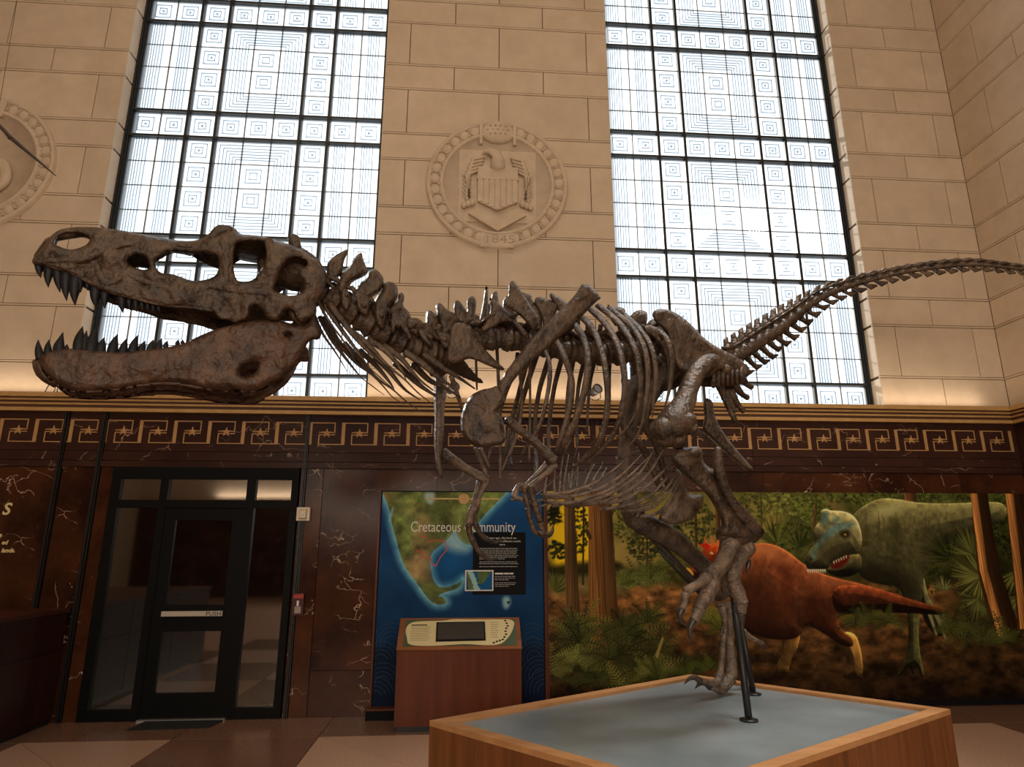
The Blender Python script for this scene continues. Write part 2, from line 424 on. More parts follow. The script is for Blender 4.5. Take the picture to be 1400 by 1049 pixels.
courses = []
for n in range(3, 10):
    courses.append((n+0.19, n+0.547, 'short')); courses.append((n+0.547, n+1.19, 'tall'))
courses = [c for c in courses if c[1] < 9.6]
zones = [((-7.1, -4.23), [-6.81, -5.67, -4.53], [-6.24, -5.10]),
         ((-1.10, 1.75), [-0.802, 0.338, 1.478], [-0.232, 0.908]),
         ((4.85, 6.4), [5.125, 6.11], [5.62])]
hg, vg = 0.016, 0.004
strips = MB()
for z0, z1, kind in courses:
    a, b = max(z0, 3.1)+hg, z1-hg
    for (xa, xb), tj, sj in zones:
        cuts = [xa]+(tj if kind == 'tall' else sj)+[xb]
        for i in range(len(cuts)-1):
            block(cuts[i]+(vg if i else 0), cuts[i+1]-(vg if i < len(cuts)-2 else 0), a, b)
    cuts = [7.0]+[y for y in ((6.48, 5.34, 4.2) if kind == 'tall' else (5.97, 4.83))]+[3.9]
    for i in range(len(cuts)-1):
        block(cuts[i+1]+vg, cuts[i]-(vg if i else 0), a, b, 'r')
for z0, z1, kind in courses:
    for (xa, xb), _, _ in zones:
        m = MB(); m.box(xa, xb, 7.001, 7.03, z1-0.0095, z1+0.0095); m.build('joint_bead', M['stone'], wf)
    m = MB(); m.box(WX1+0.001, WX1+0.03, 3.9, 7.0, z1-0.0095, z1+0.0095); m.build('joint_bead', M['stone'], wr)

# ------------------------------------------------------------------ the two tall windows of cast glass panes
COFF = [-1.535, -1.198, -0.86, -0.51, -0.17, 0.17, 0.51, 0.86, 1.198, 1.535]
ZR = []          # (z0, z1, kind) rows; 'sq' rows of squares alternate with panels of four rows
z = 3.14
ZR.append((z, 3.50, 'sq', 0)); base = 3.50
PER = 1.687
for k in range(4):
    b0 = 3.50+k*PER
    for q in range(4): ZR.append((b0+q*0.3318, b0+(q+1)*0.3318, 'pan', q))
    ZR.append((b0+1.327, b0+PER, 'sq', 0))
RIB = 0.007
def frame_ring(m, cx, cz, hw, hh, t, y0, y1):
    m.box(cx-hw, cx+hw, y0, y1, cz+hh-t, cz+hh, 1); m.box(cx-hw, cx+hw, y0, y1, cz-hh, cz-hh+t, 1)
    m.box(cx-hw, cx-hw+t, y0, y1, cz-hh+t, cz+hh-t, 1); m.box(cx+hw-t, cx+hw, y0, y1, cz-hh+t, cz+hh-t, 1)
PANE = {}
def pane_mesh(kind, w, h, col=0, row=0):
    key = (kind, round(w, 3), round(h, 3), col, row)
    if key in PANE: return PANE[key]
    m = MB(); m.box(-w/2, w/2, 0, 0.010, -h/2, h/2, 0)
    if kind == 'sq':
        frame_ring(m, 0, 0, 0.098, 0.098, 0.008, -0.014, 0.0)
        frame_ring(m, 0, 0, 0.047, 0.047, 0.005, -0.018, 0.0)
        m.box(-0.012, 0.012, -0.016, 0, -0.012, 0.012, 1)
    elif kind == 'flute':
        for k, t in enumerate((-0.075, -0.045, -0.012, 0.022, 0.06)):
            m.box(t-0.0045, t+0.0045, -0.012, 0, -h/2, h/2, 1)
    elif kind == 'panel':
        if col == 1 and row in (1, 2):
            frame_ring(m, 0, 0, 0.095, 0.095, 0.008, -0.014, 0.0)
            frame_ring(m, 0, 0, 0.047, 0.047, 0.005, -0.018, 0.0)
        else:
            ox, oz = (col-1)*0.34, (row-1.5)*0.3318
            for k, d in enumerate((0.07, 0.115, 0.155, 0.195, 0.235, 0.27)):
                HW, HH, t = 0.51-d, 0.6636-d, 0.008
                for (x0, x1, z0, z1) in ((-HW, HW, HH-t, HH), (-HW, HW, -HH, -HH+t), (-HW, -HW+t, -HH+t, HH-t), (HW-t, HW, -HH+t, HH-t)):
                    x0, x1 = max(x0-ox, -w/2), min(x1-ox, w/2); z0, z1 = max(z0-oz, -h/2), min(z1-oz, h/2)
                    if x1-x0 > 1e-3 and z1-z0 > 1e-3: m.box(x0, x1, -0.013, 0, z0, z1, 1)
    me = m.mesh('pane'); me.materials.append(M['glass']); me.materials.append(M['glass_rib'])
    PANE[key] = me
    return me

for wi, (xa, xb) in enumerate(WINS):
    wc = (xa+xb)/2
    win = struct(empty('window_%d' % (wi+1), (wc, GY, WZ0)))
    def wpart(name, b, mat): 
        m = MB(); m.box(b[0]-wc, b[1]-wc, b[2]-GY, b[3]-GY, b[4]-WZ0, b[5]-WZ0)
        return m.build(name, mat, win)
    ztop = ZR[-1][1]
    # outer frame in two steps at each side
    for s, xe in ((1, xa), (-1, xb)):
        for k, (d0, d1, y0) in enumerate(((-0.02, 0.020, 7.18), (0.020, 0.040, 7.205), (0.040, 0.055, 7.225))):
            a, b = sorted((xe+s*d0, xe+s*d1))
            wpart('frame_stile', (a, b, y0, 7.34, WZ0, WZ1), M['frame'])
    for zc in [3.50]+[3.50+k*PER+d for k in range(4) for d in (1.327, PER)]:
        wpart('muntin', (xa+0.04, xb-0.04, 7.20, 7.29, zc-0.014, zc+0.014), M['frame'])
    for c in (-0.86, -0.51, 0.51, 0.86):
        wpart('muntin', (wc+c-0.017, wc+c+0.017, 7.205, 7.285, WZ0, ztop), M['frame'])
    for r, (z0, z1, kind, q) in enumerate(ZR):
        for c in range(9):
            x0, x1 = wc+COFF[c]+0.005, wc+COFF[c+1]-0.005
            if z0 > 9.2: continue
            if kind == 'sq' or c in (2, 6): me = pane_mesh('sq', x1-x0, z1-z0-0.008)
            elif c in (3, 4, 5): me = pane_mesh('panel', x1-x0, z1-z0-0.008, c-3, q)
            else: me = pane_mesh('flute', x1-x0, z1-z0-0.008)
            put('pane', me, None, win, ((x0+x1)/2-wc, 0, (z0+z1)/2-WZ0))
        # lead strips between the panes of a row
    top = MB(); top.box(xa-wc, xb-wc, 0, 0.01, 9.2-WZ0, WZ1-WZ0); top.build('upper_panes', M['glass'], win)
    for c in (1, 4, 5, 8):
        wpart('lead_strip', (wc+COFF[c]-0.005, wc+COFF[c]+0.005, 7.244, 7.266, WZ0, ztop), M['lead'])
    for k in range(4):
        for q in (1, 2, 3):
            zc = 3.50+k*PER+q*0.3318
            if zc < 9.2: wpart('lead_strip', (xa+0.05, xb-0.05, 7.246, 7.264, zc-0.0035, zc+0.0035), M['lead'])

# ------------------------------------------------------------------ cornice, frieze and marble dado
co = struct(empty('trim_1', (0, 7.0, 3.0)))
PROF = [(2.985, 3.022, 0.10, 'gold'), (3.022, 3.052, 0.075, 'cornice_dark'), (3.052, 3.072, 0.105, 'gold'), (3.072, 3.092, 0.09, 'cornice_dark'),
        (3.092, 3.112, 0.125, 'gold'), (3.112, 3.126, 0.11, 'cornice_dark'), (3.126, 3.172, 0.15, 'gold')]
for z0, z1, d, mt in PROF:
    m = MB()
    m.box(WX0, WX1-d, -d, 0.02, z0-3, z1-3)
    m.box(WX1-d, WX1, YB-7, 0.02, z0-3, z1-3)
    m.build('cornice_moulding', M[mt], co)
fz = struct(empty('trim_2', (0, 6.97, 2.41)))
def tp(name, b, mat, par, org):
    m = MB(); m.box(b[0]-org[0], b[1]-org[0], b[2]-org[1], b[3]-org[1], b[4]-org[2], b[5]-org[2]); return m.build(name, mat, par)
O2 = (0, 6.97, 2.41)
cx = [-11.0, -8.0, -5.6, -4.20, -3.80, -1.70, 0.75, 3.2, 5.2, 6.4]
for i in range(len(cx)-1):
    a, b = cx[i]+0.002, cx[i+1]-0.002
    tp('frieze_slab', (a, b, 6.97, 7.02, 2.583, 2.99), M['marble_frieze'], fz, O2)
    tp('frieze_step', (a, b, 6.962, 7.02, 2.483, 2.576), M['marble_frieze'], fz, O2)
    tp('frieze_step', (a, b, 6.955, 7.02, 2.413, 2.476), M['marble_frieze'], fz, O2)
tp('frieze_slab', (6.37, 6.42, -9, 6.97, 2.41, 2.99), M['marble_frieze'], fz, O2)
# gold meander with a star in each bend
U = 0.3465/240
def star_poly(r, n=5):
    return [(r*(1 if k % 2 == 0 else 0.40)*math.sin(math.pi*k/n), r*(1 if k % 2 == 0 else 0.40)*math.cos(math.pi*k/n)) for k in range(2*n)]
km = MB()
for x0, x1, z0, z1 in ((-108, 60, 71, 79), (53, 61, 2, 71), (-58, 61, 0, 7), (-60, 61, -17, -10), (-60, -52, -86, -17), (-60, 108, -90, -83), (108, 133, -90, 79)):
    km.box(x0*U, x1*U, -0.004, 0, z0*U, z1*U)
kme = km.mesh('meander_inlay'); kme.materials.append(M['gold_inlay'])
sm = MB()
sp = star_poly(38*U)
sm.add([(0, -0.008, 0)]+[(x, -0.004, z) for x, z in sp]+[(x, 0, z) for x, z in sp],
       [(0, 1+(k+1) % 10, 1+k) for k in range(10)]+[(1+k, 1+(k+1) % 10, 11+(k+1) % 10, 11+k) for k in range(10)])
sme = sm.mesh('star'); sme.materials.append(M['gold_inlay'])
stars = [-1.845-0.3514*k for k in range(11)]+[-1.497+0.3466*k for k in range(23)]
for x in stars:
    o = put('meander_inlay', kme, None, fz, (x, 0, 0.385))
    put('star', sme, None, o, (0, -0.004, -3*U))
# black pilaster strips
PIL = struct(empty('trim_3', (0, 6.95, 0)))
for xa, xb, za, zb in ((-4.205, -4.155, 0, 2.99), (-3.82, -3.765, 0, 2.99), (-1.715, -1.675, 0, 2.99)):
    for k in range(3):
        w3 = (xb-xa)/3
        tp('flute', (xa+k*w3+0.002, xa+(k+1)*w3-0.002, 6.93+0.008*(k != 1), 7.0, za, zb), M['black_stone'], PIL, (0, 6.95, 0))
# marble slabs
ds = struct(empty('trim_4', (0, 6.98, 0)))
def slab(xa, xb, za, zb, y=6.975):
    tp('marble_slab', (xa+0.002, xb-0.002, y, 7.02, za+0.002, zb-0.002), M['marble'], ds, (0, 6.98, 0))
for xa, xb in ((-11, -8.6), (-8.6, -6.4), (-6.4, -4.205), (-4.155, -3.82)):
    slab(xa, xb, 0, 0.42); slab(xa, xb, 0.42, 2.41)
slab(-3.765, -3.64, 0, 2.41, 6.965); slab(-1.735, -1.715, 0, 2.41, 6.965)
slab(-1.675, -1.50, 0, 2.41, 6.965)
xs = [-1.50, -0.30, 0.9, 2.1, 3.3, 4.5, 5.6, 6.4]
for i in range(len(xs)-1):
    slab(xs[i], xs[i+1], 0, 0.42); slab(xs[i], xs[i+1], 0.42, 2.41)
tp('marble_slab', (6.37, 6.42, -9, 6.97, 0, 2.41), M['marble'], ds, (0, 6.98, 0))

# ------------------------------------------------------------------ glazed door
dr = struct(empty('door_1', (-2.69, 6.98, 0)))
OD = (-2.69, 6.98, 0)
DX0, DX1 = -3.63, -1.745
B = lambda n, b, m, par=dr: tp(n, b, M[m], par, OD)
for a, b in ((DX0, DX0+0.09), (DX1-0.07, DX1), (-3.14, -3.06), (-2.27, -2.18)):
    B('frame_post', (a, b, 6.94, 7.01, 0, 2.40), 'door_black')
B('frame_head', (DX0, DX1, 6.937, 7.01, 2.29, 2.41), 'door_black')
B('transom_bar', (DX0, DX1, 6.937, 7.01, 1.995, 2.075), 'door_black')
for a, b in ((DX0+0.09, -3.14), (-3.06, -2.27), (-2.18, DX1-0.07)):
    B('transom_pane', (a, b, 6.975, 6.985, 2.075, 2.29), 'door_glass')
for a, b in ((DX0+0.09, -3.14), (-2.18, DX1-0.07)):
    B('sidelight_pane', (a, b, 6.975, 6.985, 0.10, 1.995), 'door_glass')
    B('sill_rail', (a, b, 6.945, 7.01, 0.0, 0.10), 'door_black')
leaf = empty('door_leaf', (0, 0, 0)); leaf.parent = dr
def BL(n, b, m): return tp(n, b, M[m], leaf, OD)
for a, b in ((-3.06, -2.95), (-2.385, -2.27)): BL('leaf_stile', (a, b, 6.95, 6.995, 0.02, 1.99), 'door_black')
for a, b in ((0.02, 0.24), (0.80, 1.05), (1.87, 1.99)): BL('leaf_rail', (-2.95, -2.385, 6.952, 6.995, a, b), 'door_black')
BL('leaf_pane', (-2.95, -2.385, 6.972, 6.982, 0.24, 0.80), 'door_glass'); BL('leaf_pane', (-2.95, -2.385, 6.972, 6.982, 1.05, 1.87), 'door_glass')
pb = BL('push_bar', (-2.955, -2.375, 6.90, 6.925, 0.945, 0.992), 'push_bar')
for xx in (-2.93, -2.40): BL('push_bar_bracket', (xx-0.012, xx+0.012, 6.925, 6.955, 0.95, 0.987), 'steel')
t = text_mesh('push_lettering', 'PUSH', 0.052, M['panel_black'], leaf, -2.53-OD[0], 6.8985-OD[1], 0.951, width=0.14)
B('threshold', (-3.06, -2.25, 6.90, 6.99, 0.0, 0.018), 'steel')
m = MB(); m.add([(-3.0, 6.62, 0.001), (-2.30, 6.66, 0.001), (-2.26, 6.9, 0.001), (-2.98, 6.9, 0.001), (-3.0, 6.62, 0.012), (-2.30, 6.66, 0.012), (-2.26, 6.9, 0.012), (-2.98, 6.9, 0.012)],
      [(0, 3, 2, 1), (4, 5, 6, 7), (0, 1, 5, 4), (1, 2, 6, 5), (2, 3, 7, 6), (3, 0, 4, 7)])
tag(m.build('door_mat', M['mat']), 'thin black rubber mat lying in front of the glazed door', 'mat')

# fire alarm strobe and red call point beside the door
al = empty('alarm_strobe', (-1.668, 6.93, 1.935)); tag(al, 'ivory fire alarm strobe on the marble right of the door', 'alarm')
m = MB(); m.box(-0.066, 0.066, -0.02, 0.03, -0.068, 0.068); m.build('back_plate', M['white_plastic'], al)
m = MB(); m.hexa([(-0.030, -0.045, -0.042), (0.030, -0.045, -0.042), (0.030, -0.045, 0.038), (-0.030, -0.045, 0.038)], [(-0.042, -0.02, -0.052), (0.042, -0.02, -0.052), (0.042, -0.02, 0.052), (-0.042, -0.02, 0.052)])
m.build('lens_hood', plain('strobe_lens', (0.55, 0.45, 0.30, 1), 0.15), al)
m = MB(); m.ball((0, -0.047, 0), (0.012, 0.008, 0.016)); m.build('bulb', M['panel_white'], al, True)
m = MB(); m.box(-0.006, 0.006, 0.02, 0.035, -0.765, -0.07); m.build('conduit', M['black'], al)
ca = empty('call_point', (-1.648, 6.94, 1.05)); tag(ca, 'small red fire alarm call point below the ivory strobe', 'alarm')
m = MB(); m.box(-0.052, 0.052, -0.03, 0.02, -0.105, 0.105); m.build('case', noise_mat('dark_red_case', (0.05, 0.008, 0.006, 1), (0.075, 0.012, 0.010, 1)), ca)
m = MB(); m.prism([(-0.05, 0.055), (0.05, 0.055), (0.05, 0.095), (-0.05, 0.095)], -0.042, -0.03); m.build('hood', M['red_plastic'], ca)
m = MB(); m.prism([(-0.030, -0.085), (0.030, -0.085), (0.030, -0.02), (-0.030, -0.02)], -0.036, -0.03); m.build('instruction_plate', plain('faded_plate', (0.32, 0.26, 0.22, 1), 0.5), ca)
m = MB(); m.prism([(-0.010, -0.015), (0.010, -0.015), (0.010, 0.035), (-0.010, 0.035)], -0.05, -0.03); m.build('pull_handle', M['panel_white'], ca)

# lettering on the marble at the far left
tx = empty('wall_lettering', (-4.7, 6.972, 1.7)); tag(tx, 'cut off gold heading and small lines of lettering on dark marble', 'lettering')
for s, size, xr, zz, mt, wd_ in (('S', 0.165, -4.590, 1.925, 'gold_text', None), ('e', 0.058, -4.625, 1.705, 'gold_text', None),
                          ('ed', 0.058, -4.555, 1.632, 'gold_text', None), ('lands.', 0.058, -4.47, 1.555, 'gold_text', None)):
    text_mesh('lettering', s, size, M[mt], tx, xr+4.7, -0.002, zz-1.7, align='RIGHT', shear=0.18, width=wd_, bold=0.004 if len(s) == 1 and size > 0.1 else 0.002)

# dark wooden cabinet projecting from the wall left of the door
cb = empty('display_cabinet', (-5.2, 5.4, 0)); tag(cb, 'low dark mahogany display cabinet against the wall left of the door', 'cabinet')
CO = (-5.2, 5.4, 0)
CBX = -3.835
tp('body', (-6.6, CBX-0.012, 3.4, 6.92, 0.04, 0.99), M['cabinet'], cb, CO)
tp('plinth', (-6.6, CBX-0.03, 3.45, 6.92, 0.0, 0.04), M['black'], cb, CO)
tp('top', (-6.6, CBX+0.012, 3.38, 6.925, 0.99, 1.03), wood_mat('mahogany_top', (0.05, 0.014, 0.008, 1), (0.09, 0.028, 0.015, 1), 'y', 6), cb, CO)
for i in range(3):
    ya = 3.42+i*1.165
    tp('side_panel', (CBX-0.012, CBX, ya, ya+1.155, 0.66, 0.985), M['cabinet'], cb, CO)
    tp('side_panel', (CBX-0.012, CBX, ya, ya+1.155, 0.05, 0.645), M['cabinet'], cb, CO)

# ------------------------------------------------------------------ carved medallions
def medallion(cx_, cz_, main):
    R = 0.855
    root = empty('wall_medallion', (cx_, 6.99, cz_))
    Z = 0.0
    m = MB()
    m.lathe([(R, 0.02), (R, -0.045), (R-0.018, -0.062), (R-0.045, -0.045), (R-0.05, -0.03), (0.70, -0.03), (0.692, -0.055), (0.668, -0.06), (0.65, -0.045), (0.645, -0.012), (0.0, -0.012)], (0, 0, 0), (0, 1, 0), 72)
    m.build('disc', M['carved'], root, True)
    n = 33
    dm = MB(); dm.ball((0, 0, 0), (0.058, 0.020, 0.064), 12, 6); dme = dm.mesh('boss', True); dme.materials.append(M['carved'])
    bm = MB(); bm.ball((0, 0, 0), (0.0145, 0.024, 0.0145), 6, 4); bme = bm.mesh('bead', True); bme.materials.append(M['carved'])
    for k in range(n):
        a = -math.pi/2+2*math.pi*(k+0.5)/n
        dt = abs((a-math.pi/2+math.pi) % (2*math.pi)-math.pi); db = abs((a+math.pi/2+math.pi) % (2*math.pi)-math.pi)
        if main and (dt < 0.30 or db < 0.22): continue
        put('boss', dme, None, root, (0.755*math.cos(a), -0.03, 0.755*math.sin(a)))
        a2 = a+math.pi/n
        for q in range(5):
            rr = 0.705+q*0.026
            aa = a2+(0.02 if q in (0, 4) else -0.012)
            put('bead', bme, None, root, (rr*math.cos(aa), -0.036, rr*math.sin(aa)))
    def pr(name, poly, d0, d1): 
        mm = MB(); mm.prism(poly, -d0, -d1); return mm.build(name, M['carved'], root)
    if main:
        # cartouche with the date
        pr('date_tablet', [(-0.20, -0.85), (0.20, -0.85), (0.19, -0.655), (-0.19, -0.655)], 0.052, 0.02)
        text_mesh('date', '1845', 0.155, M['stone_joint'], root, -0.165, -0.0535, -0.80, width=0.33, depth=0.002)
        # wreath at the top: a bowl of stars
        mm = MB(); mm.ball((0, -0.02, 0.70), (0.215, 0.07, 0.155), 20, 8); mm.build('cloud', M['carved'], root, True)
        st = MB(); s2 = star_poly(0.022)
        st.add([(0, -0.012, 0)]+[(x, 0, z) for x, z in s2], [(0, 1+(k+1) % 10, 1+k) for k in range(10)]); ste = st.mesh('star'); ste.materials.append(M['stone'])
        for i, (sx, sz) in enumerate([(x*0.062, z*0.055) for z in (-1, 0, 1) for x in ((-2, -1, 0, 1, 2) if z == 0 else (-1.5, -0.5, 0.5, 1.5))]):
            put('star', ste, None, root, (sx, -0.091+abs(sx)*0.10, 0.71+sz))
        for s in (-1, 1):
            pr('cloud_bracket', [(s*0.19, 0.52), (s*0.225, 0.52), (s*0.225, 0.80), (s*0.19, 0.80)][::s], 0.06, 0.01)
        # ground panel behind the eagle
        pr('ground_panel', [(-0.47, -0.52), (0.47, -0.52), (0.47, 0.45), (-0.47, 0.45)], 0.022, 0.01)
        # shield
        pr('shield', [(-0.24, -0.27), (0, -0.385), (0.24, -0.27), (0.24, 0.02), (-0.24, 0.02)], 0.070, 0.01)
        for k in range(7):
            xx = -0.24+k*0.48/7
            zb = -0.27-0.115*(1-abs(xx+0.034)/0.24)
            pr('stripe', [(xx+0.006, zb+0.01), (xx+0.062, zb+0.01), (xx+0.062, 0.02), (xx+0.006, 0.02)], 0.082, 0.06)
        pr('shield_chief', [(-0.25, 0.02), (0.25, 0.02), (0.235, 0.19), (-0.235, 0.19)], 0.085, 0.01)
        # eagle: head, breast, two wings
        e = MB(); e.tube([(0.0, -0.05, 0.18), (0.0, -0.07, 0.28), (-0.02, -0.08, 0.36), (-0.10, -0.08, 0.405), (-0.17, -0.075, 0.40), (-0.185, -0.07, 0.365)], [0.10, 0.085, 0.062, 0.042, 0.022, 0.008], seg=10)
        e.build('eagle_head', M['carved'], root, True)
        for s in (-1, 1):
            for k in range(5):
                x0, z0 = s*(0.16+0.015*k), 0.34-0.045*k
                w_ = MB(); w_.tube([(x0, -0.045, z0), (s*(0.30+0.02*k), -0.055, 0.30-0.055*k), (s*(0.36-0.006*k), -0.05, 0.02-0.06*k)], [0.020, 0.026, 0.012], seg=6)
                w_.build('wing_feather', M['carved'], root, True)
            for k in range(6):
                l_ = MB(); zz = -0.24+k*0.055
                l_.tube([(s*0.37, -0.035, zz), (s*(0.37+0.055), -0.045, zz+0.06)], [0.010, 0.006], seg=5); l_.tube([(s*0.37, -0.035, zz), (s*(0.37-0.055), -0.045, zz+0.06)], [0.010, 0.006], seg=5)
                l_.build('olive_leaf' if s < 0 else 'arrow_fletching', M['carved'], root, True)
            t_ = MB(); t_.tube([(s*0.37, -0.03, -0.32), (s*0.37, -0.04, 0.12)], 0.012, seg=6); t_.build('olive_stem' if s < 0 else 'arrow_shaft', M['carved'], root, True)
            c_ = MB()
            for k in range(3): c_.ball((s*(0.30+0.05*k), -0.05, -0.285-0.018*k), (0.035, 0.035, 0.045), 8, 5)
            c_.build('talon', M['carved'], root, True)
        # chevron ribbon under the shield
        pr('ribbon', [(-0.33, -0.43), (0, -0.64), (0.33, -0.43), (0.26, -0.385), (0, -0.52), (-0.26, -0.385)], 0.055, 0.01)
        pr('ribbon_edge', [(-0.345, -0.437), (0, -0.655), (0.345, -0.437), (0.33, -0.425), (0, -0.635), (-0.33, -0.425)], 0.075, 0.01)
        tag(root, 'round carved stone medallion with eagle, shield and the date 1845', 'medallion')
    else:
        for k, (pts, r) in enumerate(((((-0.4, 0.35), (-0.1, 0.30), (0.1, 0.05), (0.02, -0.2), (-0.25, -0.25)), 0.10), (((0.1, -0.1), (0.28, -0.02), (0.36, -0.22), (0.25, -0.38)), 0.09), (((-0.3, -0.42), (0.0, -0.45), (0.2, -0.5)), 0.06))):
            e = MB(); q = catmull([(x, -0.03, z) for x, z in pts], 5); e.tube(q, np.linspace(r, r*0.5, len(q)), np.full(len(q), 0.04), seg=9, ref=(0, 1, 0))
            e.build('carved_figure', M['carved'], root, True)
        pr('cartouche', [(0.10, 0.60), (0.19, 0.585), (0.22, 0.80), (0.12, 0.83)], 0.065, 0.01)
        tag(root, 'round carved stone medallion cut off by the left edge of the picture', 'medallion')
    return root

def catmull(P_, n):
    P_ = np.asarray(P_, float)
    if len(P_) < 3 or n < 2: return P_
    Q = np.vstack([2*P_[0]-P_[1], P_, 2*P_[-1]-P_[-2]])
    out = []
    for i in range(1, len(Q)-2):
        for k in range(n):
            t = k/n
            a, b, c, d = Q[i-1], Q[i], Q[i+1], Q[i+2]
            out.append(0.5*((2*b)+(-a+c)*t+(2*a-5*b+4*c-d)*t*t+(-a+3*b-3*c+d)*t**3))
    out.append(P_[-1])
    return np.array(out)

medallion(0.325, 5.88, True)
medallion(-5.67, 5.90, False)

# ------------------------------------------------------------------ printed pictures (colour painted per vertex on flat boards)
def px2plane(pts, Y):
    out = []
    for x, y in pts:
        d = FW*F_PX+RT*(x-700)+UP*(524.5-y)
        d = d/d[1]*Y
        out.append((d[0], d[2]+1.6))
    return out
def K(ox, oy, s, pts): return [(ox+s*q[0], oy+s*q[1])+tuple(q[2:]) for q in pts]

def inside(X, Z, poly):
    r = np.zeros(X.shape, bool); n = len(poly)
    for i in range(n):
        x0, z0 = poly[i]; x1, z1 = poly[(i+1) % n]
        if z0 == z1: continue
        c = ((z0 > Z) != (z1 > Z)) & (X < (x1-x0)*(Z-z0)/(z1-z0)+x0)
        r ^= c
    return r
def segdist(X, Z, poly, closed=True):
    d = np.full(X.shape, 1e9); n = len(poly)
    for i in range(n if closed else n-1):
        a = np.array(poly[i]); b = np.array(poly[(i+1) % n]); v = b-a; L = v@v+1e-12
        t = np.clip(((X-a[0])*v[0]+(Z-a[1])*v[1])/L, 0, 1)
        d = np.minimum(d, np.hypot(X-a[0]-t*v[0], Z-a[1]-t*v[1]))
    return d
def smooth_poly(p, it=2):
    p = [tuple(q[:2]) for q in p]
    for _ in range(it):
        q = []
        for i in range(len(p)):
            a, b = np.array(p[i]), np.array(p[(i+1) % len(p)])
            q.append(tuple(0.75*a+0.25*b)); q.append(tuple(0.25*a+0.75*b))
        p = q
    return p

